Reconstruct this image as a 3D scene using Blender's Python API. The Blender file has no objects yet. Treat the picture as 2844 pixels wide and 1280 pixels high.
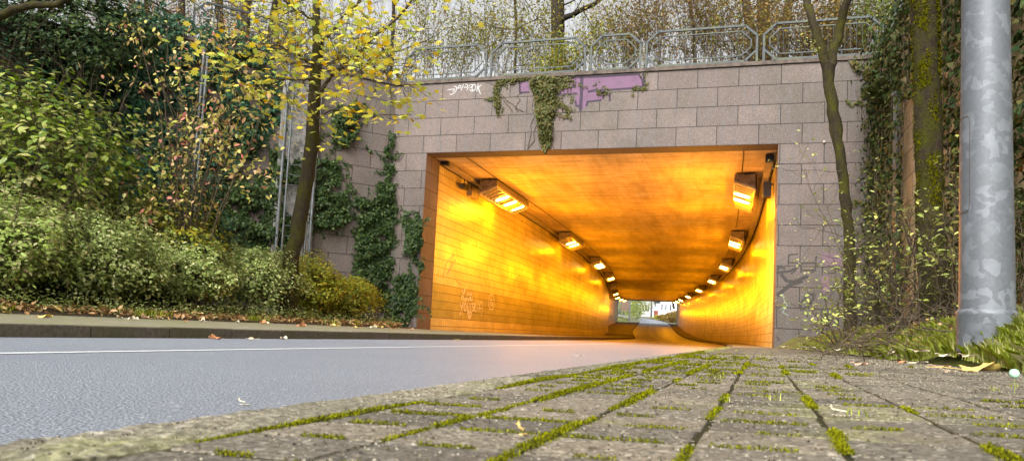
LAMP_W = 880.0; SKY_S = 0.15; SUN_E = 0.8; EXPO = -0.75
import bpy, math
import numpy as np
from math import sin, cos, radians, pi
R_ = math.radians
V3 = lambda *a: np.array(a, float)
rng = np.random.default_rng(11)
scene = bpy.context.scene
COL = scene.collection
# ---------------------------------------------------------------- camera frame (world: Y = heading of the lens, X = right, road at z=0)
F, PPY, PIT, ROL, CZ = 1993.02, 752.69, 0.0806, 0.0492, 0.2876
AZ = 0.3402                                    # bearing of the kerb
KD = np.array([sin(AZ), cos(AZ)]); KN = np.array([cos(AZ), -sin(AZ)])

def ray(x, y):
    u, v = x - 1422, y - PPY
    c, s = cos(ROL), sin(ROL)
    a = u*c + v*s; b = -u*s + v*c
    return V3(a, F*cos(PIT) + b*sin(PIT), F*sin(PIT) - b*cos(PIT))
def at(x, y, D):
    d = ray(x, y); return d*(D/d[1]) + V3(0, 0, CZ)
def atv(x, y, D): return at(x*1.1044, y*1.1044, D)
def onplane(x, y, P0, n):
    d = ray(x, y); o = V3(0, 0, CZ)
    return o + d*(np.dot(P0 - o, n)/np.dot(d, n))
def kp(o, t, z=0.0):
    q = KN*o + KD*t; return V3(q[0], q[1], z)

# ---------------------------------------------------------------- mesh helpers
ORG = {}
def props(o, label=None, cat=None, group=None, kind=None):
    if label: o['label'] = label
    if cat: o['category'] = cat
    if group: o['group'] = group
    if kind: o['kind'] = kind
    return o
def thing(name, loc, label, cat, group=None):
    o = bpy.data.objects.new(name, None); COL.objects.link(o)
    o.empty_display_size = 0.2
    o.location = loc; ORG[o.name] = np.array(loc, float)
    return props(o, label, cat, group)
def link(name, me, mat, parent=None, origin=None):
    o = bpy.data.objects.new(name, me)
    COL.objects.link(o)
    for m in (mat if isinstance(mat, (list, tuple)) else [mat]):
        me.materials.append(m)
    if parent is not None:
        o.parent = parent; ORG[o.name] = ORG[parent.name]
    else:
        o.location = origin if origin is not None else (0, 0, 0)
        ORG[o.name] = np.array(origin if origin is not None else (0, 0, 0), float)
    return o
def base_of(parent, origin):
    if parent is not None: return ORG[parent.name]
    return np.array(origin, float) if origin is not None else np.zeros(3)

class MB:
    def __init__(s): s.v = []; s.f = []; s.uv = []; s.mi = []; s.sm = []; s.n = 0
    def add(s, verts, faces, uvs=None, mi=0, smooth=False):
        b = s.n
        s.v.extend([tuple(map(float, p)) for p in verts]); s.n += len(verts)
        for k, f in enumerate(faces):
            s.f.append([b + i for i in f]); s.mi.append(mi); s.sm.append(smooth)
            s.uv.append(uvs[k] if uvs is not None else None)
    def quad(s, a, b, c, d, uv=None, mi=0):
        s.add([a, b, c, d], [(0, 1, 2, 3)], [uv] if uv is not None else None, mi)
    def hexa(s, p, mi=0, uv=None):              # p: 8 corners, bottom 0-3 (ccw), top 4-7
        s.add(p, [(3, 2, 1, 0), (4, 5, 6, 7), (0, 1, 5, 4), (1, 2, 6, 5), (2, 3, 7, 6), (3, 0, 4, 7)], uv, mi)
    def obox(s, c, ex, ey, ez, hx, hy, hz, mi=0):  # oriented box: centre, three unit axes, half sizes
        c = np.asarray(c, float)
        P = [c + ex*a*hx + ey*b*hy + ez*d*hz for d in (-1, 1) for a, b in ((-1, -1), (1, -1), (1, 1), (-1, 1))]
        s.hexa(P, mi)
    def bar(s, a, b, w, h=None, up=V3(0, 0, 1), mi=0):
        a = np.asarray(a, float); b = np.asarray(b, float); h = h or w
        d = b - a; L = np.linalg.norm(d); d = d/L
        if abs(np.dot(d, up)) > .98: up = V3(1, 0, 0)
        x = np.cross(d, up); x /= np.linalg.norm(x); y = np.cross(x, d)
        s.obox((a + b)/2, x, y, d, w/2, h/2, L/2, mi)
    def tube(s, pts, rad, n=6, mi=0, cap=True, jit=0.0, rg=None):
        pts = [np.asarray(p, float) for p in pts]
        if not hasattr(rad, '__len__'): rad = [rad]*len(pts)
        m = len(pts); V = []
        t0 = pts[1] - pts[0]
        ref = V3(0, 0, 1) if abs(t0[2]) < .8*np.linalg.norm(t0) else V3(1, 0, 0)
        for i, p in enumerate(pts):
            t = pts[min(i + 1, m - 1)] - pts[max(i - 1, 0)]; t = t/(np.linalg.norm(t) + 1e-12)
            x = np.cross(t, ref); x /= np.linalg.norm(x) + 1e-12; y = np.cross(t, x); ref = np.cross(x, t)
            for k in range(n):
                a = 2*pi*k/n; r = rad[i]
                if jit and rg is not None: r *= 1 + rg.uniform(-jit, jit)
                V.append(p + (x*cos(a) + y*sin(a))*r)
        Fc = [(i*n + k, i*n + (k + 1) % n, (i + 1)*n + (k + 1) % n, (i + 1)*n + k) for i in range(m - 1) for k in range(n)]
        s.add(V, Fc, None, mi, True)
        if cap and rad[-1] > .002:
            s.add(V[-n:], [tuple(range(n))], None, mi)
    def build(s, name, mat, parent=None, origin=None, fixn=True):
        b = base_of(parent, origin)
        me = bpy.data.meshes.new(name)
        vv = np.array(s.v) - b
        me.from_pydata(vv.tolist(), [], s.f)
        if any(u is not None for u in s.uv):
            ul = me.uv_layers.new(name='UVMap'); arr = []
            for f, u in zip(s.f, s.uv):
                if u is None: arr.extend([0.0]*(2*len(f)))
                else:
                    for q in u: arr.extend((float(q[0]), float(q[1])))
            ul.data.foreach_set('uv', arr)
        me.polygons.foreach_set('material_index', s.mi)
        me.polygons.foreach_set('use_smooth', s.sm)
        me.update()
        return link(name, me, mat, parent, origin)

def fast_mesh(name, verts, nper, mat, parent=None, origin=None, smooth=False):
    """verts: (N*nper,3); each consecutive nper vertices are one polygon"""
    b = base_of(parent, origin)
    n = len(verts); me = bpy.data.meshes.new(name)
    me.vertices.add(n); me.vertices.foreach_set('co', (verts - b).astype(np.float32).ravel())
    me.loops.add(n); me.loops.foreach_set('vertex_index', np.arange(n, dtype=np.int32))
    me.polygons.add(n//nper); me.polygons.foreach_set('loop_start', np.arange(0, n, nper, dtype=np.int32))
    me.update(calc_edges=True)
    return link(name, me, mat, parent, origin)

SHAPES = {
 'oval': np.array([(0, 0, 0), (.34, .28, .06), (.36, .62, .05), (0, 1, -.08), (-.36, .62, .05), (-.34, .28, .06)]),
 'diamond': np.array([(0, 0, 0), (.42, .42, .07), (0, 1, -.05), (-.42, .42, .07)]),
 'ivy': np.array([(0, 0, 0), (.5, .05, .04), (.33, .5, .02), (0, 1, -.05), (-.33, .5, .02), (-.5, .05, .04)]),
 'maple': np.array([(0, 0, 0), (.30, -.05, .03), (.28, .16, .02), (.62, .36, .0), (.36, .46, .03), (.40, .78, -.02), (.15, .66, .03), (0, 1.05, -.08),
                    (-.15, .66, .03), (-.40, .78, -.02), (-.36, .46, .03), (-.62, .36, .0), (-.28, .16, .02), (-.30, -.05, .03)]),
}
def unit(a): return a/(np.linalg.norm(a, axis=-1, keepdims=True) + 1e-9)
def leaves_verts(P, N, D, L, W=None, shape='oval'):
    P = np.asarray(P, float); N = unit(np.asarray(N, float)); D = np.asarray(D, float)
    D = unit(D - N*np.sum(N*D, axis=1, keepdims=True)); X = np.cross(D, N)
    S = SHAPES[shape]; W = L if W is None else W
    out = (P[:, None, :] + X[:, None, :]*(S[None, :, 0, None]*W[:, None, None]) + D[:, None, :]*(S[None, :, 1, None]*L[:, None, None])
           + N[:, None, :]*(S[None, :, 2, None]*L[:, None, None]))
    return out.reshape(-1, 3), len(S)
def leaf_cloud(name, P, size, mat, parent=None, origin=None, shape='oval', up=.6, out=None, droop=.3, rg=rng, width=.8):
    n = len(P)
    N = rg.normal(size=(n, 3)); N = unit(N); N[:, 2] = np.abs(N[:, 2]); N = N + V3(0, 0, up)
    if out is not None: N = N*.6 + out
    D = unit(rg.normal(size=(n, 3))); D[:, 2] -= droop
    L = rg.uniform(size[0], size[1], n)
    v, k = leaves_verts(P, N, D, L, L*width, shape)
    return fast_mesh(name, v, k, mat, parent, origin)
def vnoise(P, scale, seed=0):
    """cheap smooth value noise in [-1,1] made of summed sines"""
    r = np.random.default_rng(seed); out = 0
    for k in range(6):
        d = r.normal(size=3); d /= np.linalg.norm(d)
        out = out + np.sin(P@d*(2*pi/scale)*r.uniform(.6, 1.9) + r.uniform(0, 6.3))
    return out/3.2

# ---------------------------------------------------------------- node helpers
class NT:
    def __init__(s, name):
        s.m = bpy.data.materials.new(name); s.m.use_nodes = True
        s.t = s.m.node_tree; s.n = s.t.nodes; s.l = s.t.links
        s.b = s.n['Principled BSDF']; s.o = s.n['Material Output']
    def node(s, ty, **k):
        n = s.n.new(ty)
        for a, b in k.items():
            if a == 'i':
                for x, y in b.items(): n.inputs[x].default_value = y
            else: setattr(n, a, b)
        return n
    def lk(s, a, b): s.l.new(a, b)
    def coord(s, kind='Object', scale=(1, 1, 1), rot=(0, 0, 0), loc=(0, 0, 0)):
        c = s.node('ShaderNodeTexCoord'); m = s.node('ShaderNodeMapping')
        m.inputs['Scale'].default_value = scale; m.inputs['Rotation'].default_value = rot; m.inputs['Location'].default_value = loc
        s.lk(c.outputs[kind], m.inputs['Vector']); return m.outputs['Vector']
    def noise(s, vec, scale, detail=4, rough=.55, dist=0):
        n = s.node('ShaderNodeTexNoise', i={'Scale': scale, 'Detail': detail, 'Roughness': rough, 'Distortion': dist})
        if vec is not None: s.lk(vec, n.inputs['Vector'])
        return n.outputs['Fac']
    def vor(s, vec, scale, out='Distance', feature='F1'):
        n = s.node('ShaderNodeTexVoronoi', feature=feature, i={'Scale': scale})
        s.lk(vec, n.inputs['Vector']); return n.outputs[out]
    def ramp(s, fac, stops, interp='LINEAR'):
        r = s.node('ShaderNodeValToRGB'); r.color_ramp.interpolation = interp
        e = r.color_ramp.elements
        while len(e) > 1: e.remove(e[-1])
        e[0].position = stops[0][0]; e[0].color = c4(stops[0][1])
        for p, c in stops[1:]:
            q = e.new(p); q.color = c4(c)
        s.lk(fac, r.inputs['Fac']); return r.outputs['Color']
    def mix(s, fac, a, b, mode='MIX'):
        m = s.node('ShaderNodeMix', data_type='RGBA', blend_type=mode)
        for v, i in ((fac, 0), (a, 6), (b, 7)):
            if hasattr(v, 'links'): s.lk(v, m.inputs[i])
            else: m.inputs[i].default_value = v if i == 0 else c4(v)
        return m.outputs[2]
    def math(s, op, a, b=0.0, c=None, clamp=False):
        m = s.node('ShaderNodeMath', operation=op, use_clamp=clamp)
        for v, i in ((a, 0), (b, 1), (c, 2)):
            if v is None: continue
            if hasattr(v, 'links'): s.lk(v, m.inputs[i])
            else: m.inputs[i].default_value = v
        return m.outputs[0]
    def bump(s, h, strength=.5, dist=.01, prev=None):
        b = s.node('ShaderNodeBump', i={'Strength': strength, 'Distance': dist})
        s.lk(h, b.inputs['Height'])
        if prev is not None: s.lk(prev, b.inputs['Normal'])
        return b.outputs['Normal']
    def fin(s, col=None, rough=None, normal=None, spec=None, metal=None):
        for v, i in ((col, 'Base Color'), (rough, 'Roughness'), (spec, 'Specular IOR Level'), (metal, 'Metallic')):
            if v is None: continue
            if hasattr(v, 'links'): s.lk(v, s.b.inputs[i])
            else: s.b.inputs[i].default_value = c4(v) if i == 'Base Color' else v
        if normal is not None: s.lk(normal, s.b.inputs['Normal'])
        return s.m
def c4(c):
    if hasattr(c, '__len__'): return (c[0], c[1], c[2], 1.0)
    return (c, c, c, 1.0)
# ================================================================ MATERIALS
def leaf_mat(name, cols, trans=.3, rough=.5, spec=.35, jit=.15):
    t = NT(name); g = t.node('ShaderNodeNewGeometry')
    n = len(cols); st = [((i + .5)/n, c) for i, c in enumerate(cols)]
    c = t.ramp(g.outputs['Random Per Island'], st)
    v = t.coord('Object'); nz = t.noise(v, 2.2, 2)
    m = t.node('ShaderNodeHueSaturation', i={'Saturation': 1.18}); t.lk(c, m.inputs['Color'])
    t.lk(t.math('MULTIPLY_ADD', nz, .8, .85), m.inputs['Value'])
    t.fin(m.outputs['Color'], rough, None, spec)
    tr = t.node('ShaderNodeBsdfTranslucent'); t.lk(m.outputs['Color'], tr.inputs['Color'])
    mx = t.node('ShaderNodeMixShader', i={0: trans})
    t.lk(t.b.outputs[0], mx.inputs[1]); t.lk(tr.outputs[0], mx.inputs[2]); t.lk(mx.outputs[0], t.o.inputs['Surface'])
    return t.m
M = {}
M['leaf_yellow'] = leaf_mat('leaf_yellow', [(.40, .38, .10), (.55, .48, .12), (.42, .46, .14), (.34, .40, .12), (.62, .48, .11), (.50, .50, .18), (.52, .34, .08)], .4)
M['leaf_pink'] = leaf_mat('leaf_pink', [(.34, .31, .10), (.42, .32, .15), (.28, .29, .08), (.40, .25, .17), (.44, .38, .18), (.18, .21, .06), (.34, .15, .12)], .35)
M['leaf_hedge'] = leaf_mat('leaf_hedge', [(.09, .12, .04), (.23, .28, .10), (.16, .20, .06), (.33, .37, .17), (.12, .15, .045), (.28, .28, .11), (.40, .40, .22)], .3)
M['leaf_hedge_warm'] = leaf_mat('leaf_hedge_warm', [(.12, .14, .03), (.22, .24, .05), (.30, .25, .06), (.17, .19, .04), (.24, .16, .04), (.20, .24, .06)], .3)
M['leaf_pale'] = leaf_mat('leaf_pale', [(.20, .26, .08), (.30, .35, .13), (.16, .22, .06), (.36, .38, .17), (.33, .26, .18), (.25, .31, .09)], .3)
M['leaf_lime'] = leaf_mat('leaf_lime', [(.07, .11, .02), (.18, .22, .04), (.04, .07, .015), (.24, .26, .08), (.13, .17, .045), (.30, .28, .12)], .3)
M['ivy'] = leaf_mat('ivy', [(.012, .024, .008), (.025, .042, .012), (.018, .032, .012), (.04, .06, .018), (.014, .022, .008), (.06, .08, .03)], .12, .55, .2)
M['ivy_teal'] = leaf_mat('ivy_teal', [(.008, .024, .014), (.018, .048, .025), (.012, .034, .018), (.034, .075, .036), (.010, .02, .012), (.06, .10, .05)], .12, .55, .2)
M['ivy_light'] = leaf_mat('ivy_light', [(.03, .04, .014), (.06, .075, .022), (.045, .05, .018), (.11, .12, .05), (.06, .06, .03), (.17, .17, .09)], .15, .55, .2)
M['ivy_brown'] = leaf_mat('ivy_brown', [(.04, .04, .013), (.07, .065, .022), (.035, .045, .014), (.09, .06, .026), (.055, .065, .02)], .12, .55, .2)
M['leaf_olive'] = leaf_mat('leaf_olive', [(.13, .14, .03), (.24, .24, .05), (.10, .10, .03), (.20, .13, .05), (.30, .28, .06), (.16, .09, .04), (.18, .22, .05)], .3)
M['leaf_russet'] = leaf_mat('leaf_russet', [(.16, .09, .04), (.22, .14, .06), (.11, .08, .03), (.26, .18, .07), (.15, .14, .04)], .25)
M['leaf_dry'] = leaf_mat('leaf_dry', [(.20, .12, .06), (.34, .20, .11), (.42, .28, .17), (.14, .08, .05), (.48, .36, .20), (.28, .20, .08)], .15)
M['twig_leaf'] = leaf_mat('twig_leaf', [(.30, .34, .12), (.40, .42, .18), (.22, .26, .08), (.46, .42, .16)], .35)
M['grass'] = leaf_mat('grass', [(.22, .27, .04), (.36, .42, .09), (.46, .48, .15), (.28, .33, .06), (.56, .52, .28)], .35)
M['moss'] = leaf_mat('moss', [(.065, .070, .012), (.13, .13, .016), (.20, .195, .022), (.09, .09, .014), (.04, .042, .012)], .2, .8, .1)

def bark(name, base, mossc, lo, hi, scale=7):
    t = NT(name); v = t.coord('Object', (1, 1, .35)); v2 = t.coord('Object')
    n = t.noise(v, scale*3, 6, .65, .4)
    c = t.ramp(n, [(.3, [x*.45 for x in base]), (.6, base), (.85, [min(1, x*1.6) for x in base])])
    m = t.noise(v2, scale*.45, 6, .7)
    fac = t.ramp(m, [(lo, 0), (hi, 1)])
    mc = t.ramp(t.noise(v2, 60, 4), [(.3, [x*.5 for x in mossc]), (.7, [x*1.5 for x in mossc])])
    return t.fin(t.mix(fac, c, mc), .95, t.bump(t.math('ADD', n, t.math('MULTIPLY', t.noise(v2, 45, 4), .5)), .9, .03), .15)
M['bark_moss'] = bark('bark_moss', (.032, .022, .013), (.034, .033, .003), .42, .60)
M['bark_green'] = bark('bark_green', (.036, .026, .015), (.046, .042, .005), .44, .60)
M['bark_dark'] = bark('bark_dark', (.028, .021, .017), (.035, .034, .010), .52, .8)
M['bark_grey'] = bark('bark_grey', (.06, .046, .037), (.045, .045, .015), .55, .85)
M['twig'] = bark('twig', (.12, .085, .055), (.12, .10, .04), .5, .8, 15)
M['twig_dark'] = bark('twig_dark', (.07, .05, .035), (.09, .08, .02), .45, .8, 15)

def stone(name, tint=(1, 1, 1), rowh=.5, bw=1.0, off=.5, lit=1.0):
    t = NT(name); uv = t.coord('UV'); ob = t.coord('Object')
    br = t.node('ShaderNodeTexBrick', offset=off, offset_frequency=2)
    for k, x in (('Scale', 1.0), ('Mortar Size', .0085), ('Mortar Smooth', .15), ('Brick Width', bw), ('Row Height', rowh), ('Bias', 0.0)): br.inputs[k].default_value = x
    br.inputs['Color1'].default_value = (.0, .0, .0, 1); br.inputs['Color2'].default_value = (1, 1, 1, 1); br.inputs['Mortar'].default_value = (.5, .5, .5, 1)
    t.lk(uv, br.inputs['Vector'])
    base = t.mix(br.outputs['Color'], [.118*tint[0], .085*tint[1], .069*tint[2]], [.168*tint[0], .122*tint[1], .099*tint[2]])
    big = t.noise(ob, .55, 5, .6)
    c = t.mix(t.ramp(big, [(.40, 0), (.60, .9)]), base, [.088*tint[0], .070*tint[1], .050*tint[2]])
    st = t.noise(t.coord('Object', (5, 5, .5)), 1.6, 5, .7)
    c = t.mix(t.math('MULTIPLY', t.ramp(st, [(.48, 0), (.66, 1)]), .75), c, [.11*tint[0], .095*tint[1], .085*tint[2]])
    sp = t.noise(ob, 55, 3, .7)
    c = t.mix(t.ramp(sp, [(.38, .85), (.5, 0)]), c, [.05, .04, .036])
    c = t.mix(t.ramp(t.noise(ob, 90, 2, .6), [(.58, 0), (.72, .45)]), c, [.55, .50, .47])
    c = t.mix(br.outputs['Fac'], c, (.022, .018, .015))
    nb = t.bump(t.math('SUBTRACT', t.math('MULTIPLY', sp, .06), br.outputs['Fac']), .7, .02)
    return t.fin(c, .75, nb, .25)
M['stone'] = stone('stone')
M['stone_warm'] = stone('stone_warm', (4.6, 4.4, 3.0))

def tiles(name, colA, colB, mort):
    t = NT(name); uv = t.coord('UV'); ob = t.coord('Object')
    br = t.node('ShaderNodeTexBrick', offset=0.0)
    for k, x in (('Scale', 1.0), ('Mortar Size', .006), ('Mortar Smooth', .1), ('Brick Width', .15), ('Row Height', .25)): br.inputs[k].default_value = x
    br.inputs['Color1'].default_value = c4(colA); br.inputs['Color2'].default_value = c4(colB); br.inputs['Mortar'].default_value = c4(mort)
    t.lk(uv, br.inputs['Vector'])
    d = t.noise(t.coord('UV', (.35, .6, 1)), 2.0, 6, .65)
    c = t.mix(t.ramp(d, [(.42, 0), (.75, .75)]), br.outputs['Color'], [x*.42 for x in colA])
    # horizontal course joints read darker than the upright ones
    s = t.node('ShaderNodeSeparateXYZ'); t.lk(uv, s.inputs[0])
    fr = t.math('FRACT', t.math('MULTIPLY', s.outputs[1], 4.0)); ln = t.math('LESS_THAN', fr, .055)
    c = t.mix(ln, c, [x*.5 for x in mort])
    nb = t.bump(t.math('SUBTRACT', t.math('MULTIPLY', t.noise(uv, 8, 2), .25), br.outputs['Fac']), .35, .008)
    return t.fin(c, t.ramp(d, [(.3, .26), (.8, .5)]), nb, .6)
M['tile'] = tiles('tile_cream', (.56, .46, .17), (.64, .53, .20), (.13, .09, .04))
M['tile_band'] = tiles('tile_band', (.34, .30, .08), (.37, .33, .09), (.12, .09, .04))

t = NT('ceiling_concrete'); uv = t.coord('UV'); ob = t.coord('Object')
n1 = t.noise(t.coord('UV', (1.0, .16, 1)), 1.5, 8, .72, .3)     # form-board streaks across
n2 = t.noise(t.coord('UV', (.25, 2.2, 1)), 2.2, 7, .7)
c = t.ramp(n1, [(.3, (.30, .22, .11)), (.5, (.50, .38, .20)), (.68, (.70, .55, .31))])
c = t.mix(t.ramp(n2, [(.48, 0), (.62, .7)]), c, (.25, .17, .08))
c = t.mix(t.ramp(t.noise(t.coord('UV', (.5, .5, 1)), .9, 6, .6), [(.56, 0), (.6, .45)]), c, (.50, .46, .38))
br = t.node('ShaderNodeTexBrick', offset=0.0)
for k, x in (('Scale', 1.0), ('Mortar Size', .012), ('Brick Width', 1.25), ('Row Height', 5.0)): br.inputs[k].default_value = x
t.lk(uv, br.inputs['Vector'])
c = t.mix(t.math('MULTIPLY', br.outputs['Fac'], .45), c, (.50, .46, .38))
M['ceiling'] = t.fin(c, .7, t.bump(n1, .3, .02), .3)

t = NT('asphalt'); ob = t.coord('Object')
vr = t.vor(ob, 95); n = t.noise(ob, 85, 5, .8); b = t.noise(ob, .35, 5, .6)
c = t.ramp(n, [(.25, (.030, .034, .040)), (.48, (.150, .163, .185)), (.70, (.45, .475, .51))])
c = t.mix(t.ramp(b, [(.35, .3), (.65, 0)]), c, (.115, .125, .145))
c = t.mix(t.ramp(t.vor(ob, 60, 'Color'), [(.86, 0), (.95, .6)]), c, (.42, .43, .44))
M['asphalt'] = t.fin(c, t.ramp(t.noise(ob, 30, 3), [(.3, .42), (.7, .62)]), t.bump(t.math('ADD', t.math('MULTIPLY', vr, -1.0), n), .75, .011), .5)

t = NT('road_paint'); ob = t.coord('Object'); n = t.noise(ob, 40, 5, .75)
M['paint'] = t.fin(t.ramp(n, [(.3, (.30, .30, .30)), (.46, (.46, .46, .45)), (.8, (.60, .60, .58))]), .6, t.bump(n, .4, .003), .4)

def concrete_spec(name, base, moss_amt, scale=1.0, light=1.0):
    t = NT(name); ob = t.coord('Object')
    n0 = t.noise(ob, 6*scale, 6, .7); n1 = t.noise(ob, 130*scale, 4, .7); v = t.vor(ob, 120*scale, 'Color'); v2 = t.vor(ob, 210*scale, 'Color')
    c = t.ramp(n1, [(.30, [x*.30 for x in base]), (.5, base), (.70, [x*2.1 for x in base])])
    c = t.mix(t.ramp(v, [(.80, 0), (.90, .6)]), c, (.34, .31, .26))
    c = t.mix(t.ramp(v2, [(.08, .7), (.16, 0)]), c, (.045, .04, .035))
    g = t.noise(ob, 2.6*scale, 7, .72)
    c = t.mix(t.ramp(g, [(.62 - moss_amt, 0), (.80 - moss_amt, .75)]), c, t.ramp(n1, [(.3, (.11, .13, .02)), (.7, (.26, .28, .05))]))
    c = t.mix(t.ramp(n0, [(.35, .35), (.6, 0)]), c, [x*.5 for x in base])
    gi = t.node('ShaderNodeNewGeometry'); c = t.mix(1.0, c, t.ramp(gi.outputs['Random Per Island'], [(0, (.68, .68, .66)), (.5, (.98, .96, .92)), (1, (1.28, 1.22, 1.12))]), 'MULTIPLY')
    h = t.math('ADD', t.math('MULTIPLY', n1, 1.0), t.math('MULTIPLY', t.vor(ob, 90*scale), -.8))
    return t.fin(c, .85, t.bump(h, .8, .004), .25)
M['paver'] = concrete_spec('paver_concrete', (.118, .102, .078), .07, .8)
M['kerb'] = concrete_spec('kerb_concrete', (.135, .122, .088), .11, .55)
t = NT('kerb_weathered'); ob = t.coord('Object'); n = t.noise(ob, 25, 6, .7)
M['kerb_far'] = t.fin(t.mix(t.ramp(t.noise(ob, 1.7, 5, .7), [(.4, 0), (.65, .7)]), t.ramp(n, [(.3, (.05, .04, .028)), (.7, (.135, .11, .08))]), (.06, .058, .02)), .9, t.bump(n, .6, .01), .2)
t = NT('pavement_old'); ob = t.coord('Object'); n = t.noise(ob, 9, 6, .7)
M['pave_old'] = t.fin(t.mix(t.ramp(t.noise(ob, 1.3, 5, .7), [(.4, 0), (.65, .8)]), t.ramp(n, [(.3, (.10, .09, .065)), (.7, (.24, .21, .15))]), (.14, .14, .05)), .9, t.bump(n, .6, .01), .2)
t = NT('joint_fill'); ob = t.coord('Object'); n = t.noise(ob, 60, 5, .7)
M['joint'] = t.fin(t.ramp(n, [(.35, (.010, .009, .005)), (.6, (.035, .033, .012)), (.8, (.07, .07, .015))]), .95, t.bump(n, .9, .004), .1)
t = NT('soil'); ob = t.coord('Object'); n = t.noise(ob, 14, 7, .75)
M['soil'] = t.fin(t.ramp(n, [(.3, (.025, .018, .010)), (.55, (.07, .05, .03)), (.8, (.13, .10, .055))]), .95, t.bump(n, .9, .04), .1)
t = NT('verge_ground'); ob = t.coord('Object'); n = t.noise(ob, 22, 7, .75)
M['verge'] = t.fin(t.mix(t.ramp(t.noise(ob, 3, 5), [(.35, 0), (.6, 1)]), t.ramp(n, [(.3, (.05, .04, .02)), (.7, (.13, .10, .05))]), (.12, .14, .03)), .95, t.bump(n, .9, .02), .1)

def metal(name, base, lo, hi, rough=.5, met=.35, green=0.0):
    t = NT(name); ob = t.coord('Object')
    v = t.noise(ob, 9, 4, .6, 1.2); v3 = t.vor(ob, 16, 'Color')
    c = t.ramp(v, [(.35, lo), (.5, base), (.66, hi)])
    c = t.mix(t.ramp(v3, [(.3, .30), (.9, 0)]), c, lo)
    if green: c = t.mix(t.ramp(t.noise(ob, 3.5, 5), [(.46, 0), (.66, green)]), c, (.06, .065, .02))
    return t.fin(c, rough, t.bump(v, .08, .01), .5, met)
t = NT('galvanised'); ob = t.coord('Object')
dv = t.node('ShaderNodeVectorMath', operation='ADD'); nn_ = t.node('ShaderNodeTexNoise', i={'Scale': 9, 'Detail': 3}); t.lk(ob, nn_.inputs['Vector']); sc_ = t.node('ShaderNodeVectorMath', operation='SCALE', i={'Scale': .16}); t.lk(nn_.outputs['Color'], sc_.inputs[0]); t.lk(ob, dv.inputs[0]); t.lk(sc_.outputs[0], dv.inputs[1])
fl = t.vor(dv.outputs[0], 17, 'Color'); n2_ = t.noise(ob, 3, 5, .6)
c = t.ramp(t.noise(ob, 40, 3, .6), [(.3, (.072, .077, .082)), (.7, (.10, .106, .113))])
c = t.mix(t.ramp(fl, [(.60, 0), (.70, .40)]), c, (.19, .20, .21)); c = t.mix(t.ramp(n2_, [(.45, 0), (.6, .5)]), c, (.08, .086, .09))
M['galv'] = t.fin(c, .5, t.bump(t.noise(ob, 60, 3), .08, .004), .4, .1)
M['rail'] = metal('railing_paint', (.026, .031, .030), (.018, .021, .019), (.042, .048, .048), .6, .1, .75)
M['rail_clean'] = metal('railing_grey', (.15, .165, .18), (.11, .12, .13), (.20, .215, .23), .45, .3, .25)
M['pipe'] = metal('pipe_grey', (.10, .11, .115), (.07, .075, .075), (.15, .16, .165), .5, .3, .3)
M['housing'] = metal('lamp_housing', (.20, .17, .13), (.10, .08, .06), (.30, .26, .20), .5, .3)
def plain(name, col, rough=.6, spec=.4, metal=0.0, nz=.25, scale=12):
    t = NT(name); ob = t.coord('Object'); n = t.noise(ob, scale, 5, .6)
    return t.fin(t.ramp(n, [(.3, [x*(1 - nz) for x in col]), (.7, [min(1, x*(1 + nz)) for x in col])]), rough, t.bump(n, .15, .01), spec, metal)
M['black'] = plain('black_plastic', (.02, .018, .015), .5)
M['hood'] = plain('lamp_slats', (.42, .36, .24), .35, .5)
M['cable'] = plain('cable_dark', (.05, .035, .02), .6)
M['duct'] = plain('cable_duct', (.30, .25, .17), .5, .4, .0, .35, 4)
M['coping'] = plain('coping_concrete', (.085, .065, .05), .85, .2, 0, .5, 6)
M['shutter_concrete'] = plain('rough_concrete', (.20, .19, .17), .85, .2, 0, .6, 7)
def paint(name, col, lo=.25, hi=.5, scale=14, dirt=(.20, .17, .16)):
    t = NT(name); ob = t.coord('Object'); n = t.noise(ob, scale, 6, .7)
    f = t.noise(ob, 60, 3, .7)
    c = t.ramp(n, [(lo, [x*.72 for x in col]), (hi, col)])
    c = t.mix(t.ramp(f, [(.40, .45), (.52, 0)]), c, dirt)
    return t.fin(c, .7, t.bump(f, .3, .004), .25)
M['gr_white'] = paint('spray_white', (.42, .42, .40))
M['gr_purple'] = paint('spray_purple', (.135, .066, .112), .3, .6, 5, (.13, .09, .10))
M['gr_purple2'] = paint('spray_purple_faded', (.15, .085, .10))
M['gr_dark'] = paint('spray_dark', (.03, .016, .03), dirt=(.07, .05, .06))
M['gr_grey'] = paint('spray_grey', (.04, .034, .028), dirt=(.10, .08, .065))
M['gr_mint'] = paint('spray_mint', (.20, .25, .21))
M['gr_cream'] = paint('chalk_cream', (.75, .72, .60), dirt=(.5, .46, .36))
M['gr_tan'] = paint('scribble_tan', (.34, .29, .20), dirt=(.4, .36, .28))
def emis(name, col, st):
    t = NT(name); e = t.node('ShaderNodeEmission', i={'Color': c4(col), 'Strength': st}); t.lk(e.outputs[0], t.o.inputs['Surface']); return t.m
M['lamp_glow'] = emis('sodium_glow', (1.0, .62, .16), 30)
M['lamp_far'] = emis('lamp_white_glow', (1.0, .9, .7), 6)
M['wall_white'] = plain('render_white', (.70, .70, .72), .8, .2, 0, .1, 3)
M['roof_dark'] = plain('roof_slate', (.10, .09, .09), .8)
M['window_dark'] = plain('window_glass', (.05, .06, .08), .1, .6)
M['sign_red'] = plain('box_red', (.22, .05, .03), .5)
M['sign_white'] = plain('sign_white', (.65, .66, .68), .5)
M['fence_brown'] = plain('fence_wood', (.14, .09, .06), .8)
M['puff'] = plain('puff_mint', (.33, .52, .36), .7, .2, 0, .15, 90)

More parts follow.
